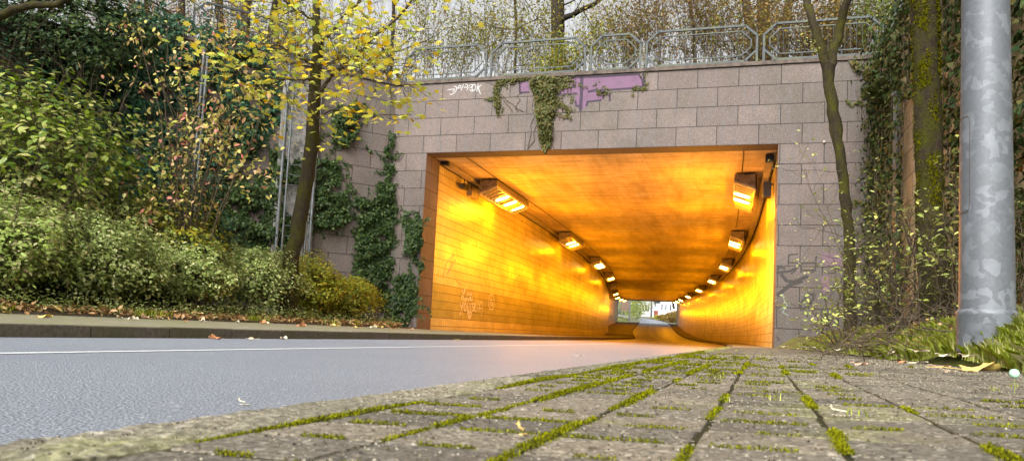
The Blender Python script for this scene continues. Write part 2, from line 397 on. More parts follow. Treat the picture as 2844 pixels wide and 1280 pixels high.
M['grit_light'] = leaf_mat('grit_light', [(.18, .16, .12), (.12, .105, .08), (.25, .225, .18), (.15, .125, .09)], 0, .9, .05)
M['grit_dark'] = leaf_mat('grit_dark', [(.02, .016, .012), (.05, .04, .025), (.07, .065, .03), (.03, .025, .02)], 0, .9, .1)
# ================================================================ SETTING GEOMETRY
RF = V3(6.3671, 17.2504, 0)                         # right foot of the opening
FAZ = R_(16.9046)
EU = V3(cos(FAZ), -sin(FAZ), 0); EV = V3(sin(FAZ), cos(FAZ), 0)   # along the face / into the tunnel
WID = 9.3439; HW = WID/2
LF = RF - EU*WID
C0 = (RF + LF)/2
ZL, ZT = 5.12, 7.12                                  # soffit, top of the stone
def fc(u, v=0.0, z=0.0): return RF + EU*u + EV*v + V3(0, 0, z)      # u = 0 right jamb, -WID left jamb
def face_uz(x, y, lift=0.0):                         # photo pixel -> (u,z) on the stone face
    p = onplane(x, y, RF - EV*lift, EV); return np.dot(p - RF, EU), p[2]
ds = .5
SMAX = 112.0
sv = np.arange(0, 260, ds)
def az_of(s):
    return np.radians(np.interp(s, [0, 8, 50, 65, 80, 115, 150, 220], [16.9, 16.9, 9.0, 9.0, 11.3, 11.3, 6, -14]))
azs = az_of(sv)
cx = np.concatenate([[0], np.cumsum(np.sin((azs[1:] + azs[:-1])/2)*ds)]); cy = np.concatenate([[0], np.cumsum(np.cos((azs[1:] + azs[:-1])/2)*ds)])
def zroad(s):
    if s < 42: return 0.0
    if s < 62: return 0.035*(s - 42)**2/40*.9
    return .315*1.0 + (s - 62)*.0415 + .315*0
def zceil(s):
    z0 = ZL + .02
    if s < 58: return z0
    if s < 78: return z0 + .028*(s - 58)**2/40
    return z0 + .28 + (s - 78)*.033
def cen(s):
    x = np.interp(s, sv, cx); y = np.interp(s, sv, cy); a = az_of(s)
    return np.array([C0[0] + x, C0[1] + y]), np.array([cos(a), -sin(a)]), np.array([sin(a), cos(a)])
def tp(s, lat, z):
    c, n, d = cen(s); q = c + n*lat; return V3(q[0], q[1], z)
KR = 3.578                                          # lateral of right kerb edge
def lwall(s): return -HW if s < 66 else -HW - 1.0
# sweep stations shared by road, kerbs and pavements: origin = right kerb edge on the road side
ST = []
def off_at_face():                                  # t where the kerb line meets the face plane
    t0 = 0
    for _ in range(50):
        p = kp(-.847, t0); t0 += np.dot(RF - p, EV)
    return t0
TF = off_at_face()
for t_ in list(np.arange(-14, TF - .3, .5)): ST.append((kp(-.847, t_)[:2], KN, 0.0, t_ - TF))
for s_ in np.arange(0, 235, 1.0):
    c, n, d = cen(s_); ST.append((c + n*KR, n, zroad(s_), s_))
def sweep(name, latA, latB, zA, zB, mat, s0=-99, s1=999, kind='structure', step=None):
    mb = MB(); prev = None
    for (p, n, z, s) in ST:
        if s < s0 or s > s1: continue
        la = latA(s) if callable(latA) else latA; lb = latB(s) if callable(latB) else latB
        a = V3(*(p + n*la), z + zA); b = V3(*(p + n*lb), z + zB)
        if prev is not None: mb.quad(prev[0], prev[1], b, a)
        prev = (a, b)
    return mb.build(name, mat)
LW = -5.424
def struct(o): return props(o, kind='structure')
struct(sweep('road', LW - .05, .05, 0, 0, M['asphalt']))
# wide verge ground beyond the far portal
struct(sweep('far_ground', -70, 70, -.06, -.06, M['verge'], 112.5))
mb = MB(); mb.quad((-1500, -1500, -.06), (1500, -1500, -.06), (1500, 3000, -.06), (-1500, 3000, -.06)); struct(mb.build('ground', M['soil']))

# painted lines: thin solid edge line on the left, lines through the tunnel
pA = onplane(0, 981, V3(0, 0, 0), V3(0, 0, 1)); pB = onplane(1100, 965, V3(0, 0, 0), V3(0, 0, 1))
oA, oB = np.dot(KN, pA[:2]) + .847, np.dot(KN, pB[:2]) + .847
EL = (oA*.6 + oB*.4)
def stripe(name, lat, w, s0, s1, dash=None):
    mb = MB(); ph = 0
    for i in range(len(ST) - 1):
        (p, n, z, s), (p2, n2, z2, s2) = ST[i], ST[i + 1]
        if s < s0 or s2 > s1: continue
        if dash and (s % dash[0]) > dash[1]: continue
        l0 = lat(s) if callable(lat) else lat; l1 = lat(s2) if callable(lat) else lat
        mb.quad(V3(*(p + n*(l0 - w/2)), z + .004), V3(*(p + n*(l0 + w/2)), z + .004), V3(*(p2 + n2*(l1 + w/2)), z2 + .004), V3(*(p2 + n2*(l1 - w/2)), z2 + .004))
    return struct(mb.build(name, M['paint']))
stripe('road_marking_edge_line', lambda s: EL, .10, -99, 118)
stripe('road_marking_lane_line', lambda s: np.interp(s, [0, 30, 60], [-2.6, -2.6, -2.3]), .12, 24, 230, (3, 1.9))
stripe('road_marking_kerb_line', lambda s: -.35, .10, 60, 200)
mb = MB()                                           # stop line outside the far end
for s0_, l0, l1 in ((121, -2.3, -.3),):
    a = ST[[i for i, q in enumerate(ST) if q[3] >= s0_][0]]
    p, n, z, s = a; d = np.array([-n[1], n[0]])
    mb.quad(V3(*(p + n*l0), z + .004), V3(*(p + n*l1), z + .004), V3(*(p + n*l1 + d*.5), z + .03), V3(*(p + n*l0 + d*.5), z + .03))
struct(mb.build('road_marking_stop_line', M['paint']))

# ---- kerbs (separate stones with open joints)
def kerb_stones(name, lat0, lat1, faceleft, mat, s0, s1, L=1.0, seed=1, h=.12, rnd=.012):
    r = np.random.default_rng(seed); mb = MB()
    S = np.array([q[3] for q in ST]); PX = np.array([q[0] for q in ST]); NX = np.array([q[1] for q in ST]); Z = np.array([q[2] for q in ST])
    def P(s, lat, z):
        px = np.array([np.interp(s, S, PX[:, 0]), np.interp(s, S, PX[:, 1])]); n = np.array([np.interp(s, S, NX[:, 0]), np.interp(s, S, NX[:, 1])])
        return V3(*(px + n*lat), np.interp(s, S, Z) + z)
    s = s0
    while s < s1:
        Lk = L if s < 20 else 2.0
        dz = r.uniform(-.004, .004); dl = r.uniform(-.004, .004)
        for (a, b) in ((s + .008, s + Lk/2), (s + Lk/2, s + Lk - .008)):
            prof = [(lat0, -.05), (lat0, h - .02), (lat0 + .006 if faceleft else lat0 + .002, h - .006), (lat0 + .02 if faceleft else lat0 + .008, h),
                    (lat1 - .008, h), (lat1, h - .01), (lat1, -.05)]
            V = [P(a, q[0] + dl, q[1] + dz) for q in prof] + [P(b, q[0] + dl, q[1] + dz) for q in prof]
            m = len(prof)
            mb.add(V, [(k, k + 1, m + k + 1, m + k) for k in range(m - 1)] + ([tuple(range(m))] if a < s + .1 else []) + ([tuple(range(2*m - 1, m - 1, -1))] if b > s + Lk - .1 else []))
        s += Lk
    return struct(mb.build(name, mat))
def rough_kerb():
    r = np.random.default_rng(33); mb = MB(); t0 = -.6
    while t0 < TF - .25:
        L_ = min(1.0, TF - .2 - t0); fine = t0 < 7; nt = 64 if fine else 6; dz = r.uniform(-.003, .003) + .006; dl = r.uniform(-.004, .003)
        prof = [(0, -.05), (0, .03), (0, .07), (.0, .098), (.004, .110), (.012, .117), (.024, .120)] + [(x, .120) for x in np.linspace(.036, .152, 10)] + [(.160, .117), (.165, .108), (.165, .06)]
        amp = .0016 if fine else 0.0; V = []
        for i in range(nt + 1):
            t_ = t0 + .006 + (L_ - .012)*i/nt; e = .003*((i == 0) or (i == nt))
            for (o, z) in prof:
                V.append(kp(-.847 + o + dl + r.normal()*amp*.7, t_ + r.normal()*amp*.5, z + dz - e + r.normal()*amp + .0012*sin(o*90 + t_*31)))
        m = len(prof)
        mb.add(V, [(i*m + k, i*m + k + 1, (i + 1)*m + k + 1, (i + 1)*m + k) for i in range(nt) for k in range(m - 1)] + [tuple(range(m)), tuple(range((nt + 1)*m - 1, nt*m - 1, -1))])
        t0 += 1.0
    return struct(mb.build('kerb_near', M['kerb']))
rough_kerb()
kerb_stones('kerb_tunnel_right', 0, .15, True, M['kerb_far'], 0.0, 200, 1.0, 4)
kerb_stones('kerb_left', LW - .15, LW, False, M['kerb_far'], -TF - 12 + .35, 200, 1.0, 5)
# ---- pavements
struct(sweep('pavement_left', -8.244, LW - .151, .172, .117, M['pave_old'], -99, 0.5))
struct(sweep('pavement_tunnel_left', lambda s: lwall(s) - KR + .0, LW - .151, .15, .117, M['pave_old'], 0, 112))
struct(sweep('pavement_tunnel_right', .151, lambda s: HW - KR + .02, .117, .135, M['pave_old'], -.3, 112))
struct(sweep('pavement_far_left', -7.5, LW - .151, .117, .117, M['pave_old'], 112, 220))
struct(sweep('pavement_far_right', .151, 2.2, .117, .135, M['pave_old'], 112, 220))
# back edging of the left pavement
mb = MB()
tt = -6.0
while tt < 17.4:
    for (a, b) in ((tt, tt + .99),):
        V = [kp(o, t, z) for t in (a, b) for o, z in ((-9.09, .1), (-9.09, .205), (-9.15, .205), (-9.15, .1))]
        mb.add(V, [(0, 1, 5, 4), (1, 2, 6, 5), (2, 3, 7, 6), (0, 3, 2, 1), (4, 5, 6, 7)])
    tt += 1.0
struct(mb.build('kerb_edging', M['kerb_far']))

# ---- near pavement: individual block pavers laid in courses, 3 % fall towards the kerb
def zpav(o): return .12 + .03*(o + .847)
def pav_edge(t): return (np.interp(t, [0, 3, 5, 7.3, 15, 17.4], [1.45, 1.42, 1.30, 1.10, .68, .25]))
r = np.random.default_rng(5)
mb = MB(); cw, rh = .1935, .165
cols = [-.672 + cw*k for k in range(12)]
gapL, gapT = .009, .014
row = 0; t0 = -.3; JL = []; JT = []
while t0 < 17.3:
    drift = .004*sin(t0*1.3) + r.uniform(-.004, .004)
    for ci, o0 in enumerate(cols):
        # the odd course is shifted a little, joints stay nearly continuous
        oa = o0 + drift + gapL/2; ob = o0 + cw + drift - gapL/2
        if ci == 0: oa = -.672
        if oa > pav_edge(t0) + .02: continue
        sk = r.uniform(-.004, .004)
        ta = t0 + gapT/2; tb = t0 + rh - gapT/2
        z = [zpav(o) + r.uniform(-.0010, .0010) for o in (oa, ob, ob, oa)]
        c = .002
        if t0 < 8:
            top = [kp(oa + c, ta + c + sk, z[0]), kp(ob - c, ta + c - sk, z[1]), kp(ob - c, tb - c - sk, z[2]), kp(oa + c, tb - c + sk, z[3])]
            mid = [kp(oa, ta + sk, z[0] - .005), kp(ob, ta - sk, z[1] - .005), kp(ob, tb - sk, z[2] - .005), kp(oa, tb + sk, z[3] - .005)]
            bot = [p - V3(0, 0, .04) for p in mid]
            ns, mt = (11, 9) if t0 < 3.2 else (6, 5)      # rough blasted face: a fine grid, each vertex off by a fraction of a millimetre
            am = .0009 if t0 < 3.2 else .0007; Vg = []
            for jj in range(mt + 1):
                for ii in range(ns + 1):
                    a_ = ii/ns; b_ = jj/mt; p_ = (top[0]*(1 - a_) + top[1]*a_)*(1 - b_) + (top[3]*(1 - a_) + top[2]*a_)*b_
                    edge = ii in (0, ns) or jj in (0, mt); Vg.append(p_ + V3(0, 0, 0 if edge else r.normal()*am - .0004))
            mb.add(Vg, [(jj*(ns + 1) + ii, jj*(ns + 1) + ii + 1, (jj + 1)*(ns + 1) + ii + 1, (jj + 1)*(ns + 1) + ii) for jj in range(mt) for ii in range(ns)])
            mb.add(top + mid + bot, [(0, 4, 5, 1), (1, 5, 6, 2), (2, 6, 7, 3), (3, 7, 4, 0), (4, 8, 9, 5), (5, 9, 10, 6), (6, 10, 11, 7), (7, 11, 8, 4)])
        else:
            top = [kp(oa, ta, z[0]), kp(ob, ta, z[1]), kp(ob, tb, z[2]), kp(oa, tb, z[3])]
            mb.add(top + [p - V3(0, 0, .03) for p in top], [(0, 1, 2, 3), (0, 4, 5, 1), (1, 5, 6, 2), (2, 6, 7, 3), (3, 7, 4, 0)])
        JL.append((ob + gapL/2, ta, tb, z[1])); JT.append((oa, ob, t0, z[0], z[1]))
    t0 += rh; row += 1
struct(mb.build('pavement', M['paver']))
mb = MB(); mb.quad(kp(-.68, -1, zpav(-.68) - .0028), kp(2.2, -1, zpav(2.2) - .0028), kp(2.2, 17.6, zpav(2.2) - .0028), kp(-.68, 17.35, zpav(-.68) - .0028))
struct(mb.build('pavement_bedding_path', M['joint']))

# ---- verge on the right (grid), rises towards the retaining wall
def zver(o, t):
    e = pav_edge(t); d = o - e
    z = zpav(e) + .02 + .27*np.clip(d/.45, 0, 1)**1.1 + .14*np.clip((d - .9)/2.5, 0, 1)
    z = z + .06*np.exp(-((o - 1.45)**2 + (t - 5.55)**2)/.4)
    return z + .012*np.sin(o*7 + t*3) + .01*np.sin(t*5.3 - o*4)
mb = MB(); GO = np.linspace(0, 1, 15)**1.5; GT = np.linspace(-2, 17.9, 50); V = []
for t_ in GT:
    e = pav_edge(t_)
    for g in GO:
        o = e - .02 + g*7.5; V.append(kp(o, t_, zver(o, t_) if g > 0 else zpav(e) - .02))
w = len(GO)
mb.add(V, [(i*w + j, i*w + j + 1, (i + 1)*w + j + 1, (i + 1)*w + j) for i in range(len(GT) - 1) for j in range(w - 1)], None, 0, True)
struct(mb.build('verge_terrain', M['verge']))

# ---- left planting bed and the slope up to the park
KC = LF - EU*1.05                                   # inner corner of the left wing wall
WD = V3(-sin(R_(61)), -cos(R_(61)), 0)              # it runs back towards the camera on the left
WN = V3(cos(R_(61)), -sin(R_(61)), 0)               # its outward normal
WL = 6.9
WE = KC + WD*WL
def zbank(o, t):
    d = -9.15 - o
    flat = .19 + .18*min(1, max(0, d)/1.0)
    b = float(np.clip((d - 1.6)/6.0, 0, 1)); b = b*b*(3 - 2*b)
    return flat + (6.75 - flat)*b
mb = MB(); OO = np.concatenate([np.linspace(-9.15, -18, 26), [-22, -30, -60]]); TT = np.linspace(-12, 17.5, 50); V = []
def wing_side(p): return np.dot(p - KC, WN)          # >0 in front of the wing wall
for t_ in TT:
    for o in OO:
        p = kp(o, t_, 0); z = zbank(o, t_)
        along = np.dot(p - KC, WD)
        if along < WL + 1.5:                         # bed stays low in front of the wall
            zf = .37 if o < -10.2 else zbank(o, t_)
            k = float(np.clip((along - (WL - .6))/2.1, 0, 1)); z = zf*(1 - k) + z*k
        V.append(V3(p[0], p[1], z + .08*sin(o*2.1 + t_)*min(1, max(0, (-9.6 - o)))))
w = len(OO)
mb.add(V, [(i*w + j + 1, i*w + j, (i + 1)*w + j, (i + 1)*w + j + 1) for i in range(len(TT) - 1) for j in range(w - 1)], None, 0, True)
struct(mb.build('bank_terrain', M['soil']))
# upper park level: left, right, and the strip over the tunnel
UC = None
ZP = 6.95
FRC = fc(2.22)                                       # right corner of the face
RWD = -EV                                            # right wing wall comes back towards the camera
mb = MB()
mb.quad(WE + WD*60 + V3(0, 0, ZP), KC + V3(0, 0, ZP) + EV*.5, KC + EV*110 + V3(0, 0, ZP + 1.5), KC + EV*110 - EU*120 + V3(0, 0, ZP + 1.5))
mb.quad(KC + EV*.5 + V3(0, 0, ZP), FRC + EV*.5 + V3(0, 0, ZP), FRC + EV*110 + V3(0, 0, ZP + 1.5), KC + EV*110 + V3(0, 0, ZP + 1.5))
mb.quad(FRC - EV*14 + EU*.4 + V3(0, 0, ZP), FRC - EV*14 + EU*100 + V3(0, 0, ZP), FRC + EV*110 + EU*100 + V3(0, 0, ZP + 1.5), FRC + EV*110 + EU*.0 + V3(0, 0, ZP + 1.5))
struct(mb.build('park_terrain', M['soil']))

# ================================================================ THE UNDERPASS
UP = thing('underpass', C0, 'stone faced road underpass with tiled walls glowing orange from its sodium lamps', 'underpass')
# phase of the stone bond from a joint seen in the lowest lintel course
uj, _ = face_uz(1609, 405)
def uvp(u, z): return (u - uj + 40.0, z - ZT + 20.0)
def slab(mb, u0, u1, v0, v1, z0, z1, mi=0):
    P = [fc(u0, v0, z0), fc(u1, v0, z0), fc(u1, v1, z0), fc(u0, v1, z0), fc(u0, v0, z1), fc(u1, v0, z1), fc(u1, v1, z1), fc(u0, v1, z1)]
    q = uvp
    uv = [[(.2, .2)]*4, [(.2, .2)]*4, [q(u0, z0), q(u1, z0), q(u1, z1), q(u0, z1)], [q(u1 + v0, z0), q(u1 + v1, z0), q(u1 + v1, z1), q(u1 + v0, z1)],
          [q(u1, z0), q(u0, z0), q(u0, z1), q(u1, z1)], [q(u0 - v1, z0), q(u0 - v0, z0), q(u0 - v0, z1), q(u0 - v1, z1)]]
    mb.hexa(P, mi, uv)
mb = MB()
slab(mb, -WID - 1.05, -WID, 0, .98, -.1, ZL); slab(mb, 0, 2.22, 0, .98, -.1, ZL)
slab(mb, -WID - 1.05, 2.22, 0, .6, ZL, ZT)
mb.build('stone_wall', M['stone'], UP)
mb = MB()
P = lambda u, v, z: fc(u, v, z)
def box_uvz(mb, u0, u1, v0, v1, z0, z1): mb.hexa([P(u0, v0, z0), P(u1, v0, z0), P(u1, v1, z0), P(u0, v1, z0), P(u0, v0, z1), P(u1, v0, z1), P(u1, v1, z1), P(u0, v1, z1)])
box_uvz(mb, -WID - 1.05, 2.22, -.05, .62, ZT + .004, ZT + .10)
mb.build('coping', M['coping'], UP)
# tiled walls, one strip per height band so the dark band is its own material
def wall_strip(mb, side, s0, s1, z0, z1, lat=None, mi=0, inset=0.0, uvz=0.0):
    s = s0
    while s < s1 - 1e-6:
        e = min(s1, s + (1.0 if s < 90 else 2.0))
        if s < 66 < e: e = 66
        la = (side*(HW + .03) if side > 0 else (lwall(s) - .03)) if lat is None else lat
        lb = la
        def zz(s_, z): return (zroad(s_) + z) if z < 3 else zceil(s_) + (z - ZL)
        A, B = tp(s, la - side*inset, zz(s, z0)), tp(e, lb - side*inset, zz(e, z0)); Cc, D = tp(e, lb - side*inset, zz(e, z1)), tp(s, la - side*inset, zz(s, z1))
        uv = [(s - 1.0, z0 + uvz), (e - 1.0, z0 + uvz), (e - 1.0, z1 + uvz), (s - 1.0, z1 + uvz)]
        if side < 0: mb.quad(A, D, Cc, B, [uv[0], uv[3], uv[2], uv[1]], mi)
        else: mb.quad(A, B, Cc, D, uv, mi)
        s = e
mb = MB()
wall_strip(mb, -1, .98, 112, -.1, .52, uvz=-.02); wall_strip(mb, -1, .98, 112, .52, 1.52, mi=1, uvz=-.02); wall_strip(mb, -1, .98, 112, 1.52, ZL - .12, uvz=-.02)
mb.quad(tp(66, -HW - .03, zroad(66) - .1), tp(66, -HW - 1.03, zroad(66) - .1), tp(66, -HW - 1.03, zceil(66)), tp(66, -HW - .03, zceil(66)), [(0, 0), (1, 0), (1, 4), (0, 4)])
mb.build('tiled_wall', [M['tile'], M['tile_band']], UP)
mb = MB()
wall_strip(mb, 1, .98, 112, -.1, ZL - .12, uvz=-.02)
mb.build('tiled_wall', M['tile'], UP)
# ceiling: concrete slab with a joint every 5 m, shadow of the step above the tiles painted as a dark strip
mb = MB(); s = .6
while s < 112:
    e = min(112, s + 1.0)
    a, b, c_, d = tp(s, -HW - 1.3, zceil(s)), tp(s, HW + .3, zceil(s)), tp(e, HW + .3, zceil(e)), tp(e, -HW - 1.3, zceil(e))
    mb.quad(a, d, c_, b, [(-6, s), (-6, e), (5, e), (5, s)])
    s = e
mb.build('ceiling', M['ceiling'], UP)
mb = MB(); wall_strip(mb, -1, .98, 112, ZL - .12, ZL + .03); mb.build('shadow_strip', M['cable'], UP)
mb = MB(); wall_strip(mb, 1, .98, 112, ZL - .12, ZL + .03); mb.build('shadow_strip', M['cable'], UP)
mb = MB()                                           # far portal frame
for a, b, z0, z1 in ((-HW - 3.5, -HW - .98, -.2, 4.2), (HW + .02, HW + 3.0, -.2, 4.2)):
    Pp = [tp(s_, l_, zroad(112) + z_) for z_ in (z0, z1) for s_, l_ in ((112, a), (112, b), (112.8, b), (112.8, a))]
    mb.hexa(Pp, 0, [[(.2, .2), (2.2, .2), (2.2, 3), (.2, 3)]]*6)
Pp = [tp(s_, l_, zceil(112) + z_) for z_ in (-.04, 2.2) for s_, l_ in ((112, -HW - 3.5), (112, HW + 3.0), (112.8, HW + 3.0), (112.8, -HW - 3.5))]
mb.hexa(Pp, 0, [[(.2, .2), (2.2, .2), (2.2, 2), (.2, 2)]]*6)
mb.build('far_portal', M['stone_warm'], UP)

# ---- wing walls
def plane_wall(name, P0, d, n_in, L, z0, z1, th, mat, label, uoff=0.0, step=None):
    T = thing(name, P0 + V3(0, 0, 0), label, 'retaining wall')
    mb = MB(); q = lambda u, z: (u + uoff, z - ZT + 20.0)
    a, b = P0, P0 + d*L; ai, bi = a + n_in*th, b + n_in*th
    Z = lambda p, z: V3(p[0], p[1], z)
    mb.quad(Z(a, z0), Z(b, z0), Z(b, z1), Z(a, z1), [q(0, z0), q(L, z0), q(L, z1), q(0, z1)])
    mb.quad(Z(b, z0), Z(bi, z0), Z(bi, z1), Z(b, z1), [q(0, z0), q(th, z0), q(th, z1), q(0, z1)])
    mb.quad(Z(bi, z0), Z(ai, z0), Z(ai, z1), Z(bi, z1), [q(0, z0), q(L, z0), q(L, z1), q(0, z1)])
    mb.quad(Z(a, z1), Z(b, z1), Z(bi, z1), Z(ai, z1), [(.2, .2)]*4)
    mb.build('wall_face', mat, T)
    mb = MB()
    A, B = a - n_in*.05, b - n_in*.05
    mb.hexa([Z(A, z1 + .004), Z(B, z1 + .004), Z(bi, z1 + .004), Z(ai, z1 + .004), Z(A, z1 + .10), Z(B, z1 + .10), Z(bi, z1 + .10), Z(ai, z1 + .10)])
    mb.build('coping', M['coping'], T)
    return T
WLT = plane_wall('retaining_wall', KC, WD, -WN, WL, -.1, ZT, .5, M['stone'], 'stone block wing wall with ivy, angled left of the tunnel mouth', uoff=.35)
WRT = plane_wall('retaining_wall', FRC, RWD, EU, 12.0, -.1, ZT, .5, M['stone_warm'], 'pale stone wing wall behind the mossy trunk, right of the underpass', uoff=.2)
# ---- graffiti (thin paint skins 3 mm proud of the stone)
def strokes(name, lines, w, mat, parent, plane='face', lift=.003, label=None, P0=None, nrm=None, src=None):
    mb = MB()
    nv = EV if nrm is None else nrm; pp = RF if P0 is None else P0
    for ln in lines:
        ww = w
        if isinstance(ln, tuple): ln, ww = ln
        Q = [onplane(x, y, pp - nv*lift, nv) for x, y in ln]
        # densify and smooth
        for i in range(len(Q) - 1):
            a, b = Q[i], Q[i + 1]; d = b - a; L = np.linalg.norm(d)
            if L < 1e-6: continue
            d = d/L; x = np.cross(d, nv); x /= np.linalg.norm(x)
            a2, b2 = a - d*ww*.35, b + d*ww*.35
            wa = ww*.5
            k = i*1e-4
            mb.quad(a2 + x*wa - nv*k, b2 + x*wa - nv*k, b2 - x*wa - nv*k, a2 - x*wa - nv*k)
    o = mb.build(name, mat, parent)
    if label: o['label'] = label
    return o
def patch(name, polys, mat, parent, lift=.0015, nrm=None, P0=None, label=None):
    nv = EV if nrm is None else nrm; pp = RF if P0 is None else P0
    for k, pl in enumerate(polys):
        mb = MB(); Q = [onplane(x, y, pp - nv*(lift + k*.0002), nv) for x, y in pl]
        mb.add(Q, [tuple(range(len(Q)))])
        o = mb.build(name, mat, parent)
        if label: o['label'] = label
    return o
def cz(x0, y0, sc, pts): return [(x0 + sc*a, y0 + sc*b) for a, b in pts]
g = lambda pts: cz(1230, 220, 130/2576, pts)
strokes('graffiti', [g([(280, 600), (520, 560), (650, 555), (655, 600), (540, 700)]), g([(630, 405), (740, 430), (765, 540), (720, 660), (640, 760), (520, 830), (400, 850)]),
    g([(990, 380), (930, 340), (860, 410), (810, 505), (900, 505), (980, 480), (990, 400)]), g([(1140, 280), (1070, 470), (1000, 620)]),
    g([(1250, 270), (1350, 330), (1375, 400), (1340, 455), (1160, 460)]), g([(1400, 470), (1350, 560), (1310, 610)]), g([(1480, 340), (1450, 400)]),
    g([(1550, 310), (1640, 320), (1590, 440), (1460, 505)]), g([(1750, 300), (1650, 340), (1600, 470), (1620, 600), (1700, 640), (1790, 560), (1830, 420), (1800, 340), (1750, 300)]),
    g([(1480, 590), (1560, 660), (1680, 660)]), g([(1945, 250), (1910, 470), (1860, 690)]), g([(2110, 325), (1940, 470), (1990, 620), (2070, 820)])], .02, M['gr_white'], UP, label='white spray tag on the top course')
g = lambda pts: cz(1400, 180, 420/2576, pts)
patch('graffiti', [g([(275, 300), (420, 290), (430, 470), (275, 485)]), g([(830, 290), (1050, 235), (1320, 225), (1325, 520), (1240, 500), (930, 515), (910, 400), (820, 390)]),
    g([(1325, 225), (2230, 175), (2340, 200), (2370, 350), (2200, 400), (1700, 435), (1690, 560), (1650, 605), (1440, 625), (1400, 730), (1310, 760), (1240, 690), (1215, 620), (1215, 530), (1325, 520)])],
    M['gr_purple'], UP, label='pale purple spray paint field')
strokes('graffiti', [g([(265, 300), (270, 480), (420, 470)]), (g([(850, 400), (1000, 392), (1210, 372)]), .07), g([(915, 410), (920, 510), (1080, 505), (1230, 490)]), (g([(1325, 225), (1318, 500), (1305, 740)]), .09),
    g([(1215, 620), (1230, 700), (1290, 710), (1305, 790)]), (g([(1440, 460), (1560, 440), (1700, 440)]), .07), g([(1700, 440), (2000, 415), (2230, 400), (2370, 370)]), (g([(1695, 450), (1690, 570)]), .06),
    g([(1650, 605), (1420, 635), (1405, 700)]), g([(2300, 175), (2350, 250), (2370, 360), (2400, 410)]), g([(2370, 160), (2390, 250), (2385, 350)]), g([(1050, 235), (1320, 215)]), g([(1350, 215), (1700, 200), (2300, 165)]),
    g([(1800, 495), (1800, 610)])], .055, M['gr_dark'], UP, label='dark outline of the purple piece')
g = lambda pts: cz(2140, 660, 260/1004, pts)
patch('graffiti', [g([(540, 160), (755, 180), (755, 320), (620, 330), (560, 260)]), g([(540, 410), (620, 410), (640, 560), (560, 600)])], M['gr_purple2'], UP, label='faded purple patch low on the right pier')
strokes('graffiti', [g([(290, 175), (195, 185), (190, 290)]), g([(200, 265), (290, 270)]), (g([(75, 340), (100, 315), (150, 330)]), .05), (g([(70, 375), (200, 360), (280, 325)]), .06), g([(220, 385), (270, 350)]),
    g([(480, 270), (330, 275), (325, 370)]), g([(325, 350), (480, 345)]), g([(430, 380), (480, 350), (490, 200)]), (g([(120, 400), (170, 460), (250, 475), (390, 415)]), .08), (g([(330, 465), (200, 510), (120, 580), (80, 610)]), .09),
    (g([(460, 600), (390, 610), (320, 720), (330, 770), (400, 740), (460, 650), (460, 600)]), .06), g([(610, 310), (740, 310)]), g([(690, 320), (690, 380), (620, 380)]), g([(70, 1060), (95, 1100)])], .035, M['gr_grey'], UP, label='smoky grey letters low on the right pier')
strokes('graffiti', [g([(130, 600), (150, 680), (180, 720), (150, 760)]), g([(110, 760), (160, 750), (130, 800), (190, 830)])], .018, M['gr_mint'], UP, label='thin mint scribble at the foot of the right pier')
g = lambda pts: cz(700, 560, 480/1504, pts)
strokes('graffiti', [g([(1295, 460), (1340, 445)]), g([(1320, 450), (1300, 510)]), g([(1330, 470), (1330, 500), (1360, 490), (1345, 470)])], .03, M['gr_grey'], UP, label='small dark letters beside the ivy')
# writing on the dark tile band, left tunnel wall
LWP = tp(6, -HW - .03, 0); _, nL, dL = cen(6); NL = V3(-nL[0], -nL[1], 0)
g = lambda pts: cz(1260, 790, 120/1391, pts)
L3 = dict(P0=LWP, nrm=NL, lift=.012)
def wall_strokes(name, lines, w, mat, label): 
    mb = MB(); k = 0
    for ln in lines:
        Q = [onplane(x, y, LWP - NL*0, NL) for x, y in ln]
        for i in range(len(Q) - 1):
            a, b = Q[i] - NL*.0, Q[i + 1]
            k += 1; off = V3(nL[0], nL[1], 0)*(.004 + k*5e-5)
            a = a + off; b = b + off
            d = b - a; Ln = np.linalg.norm(d); d /= Ln; x = np.cross(d, NL); x /= np.linalg.norm(x)
            mb.quad(a + x*w/2 - d*w*.3, b + x*w/2 + d*w*.3, b - x*w/2 + d*w*.3, a - x*w/2 - d*w*.3)
    o = mb.build(name, mat, UP); o['label'] = label
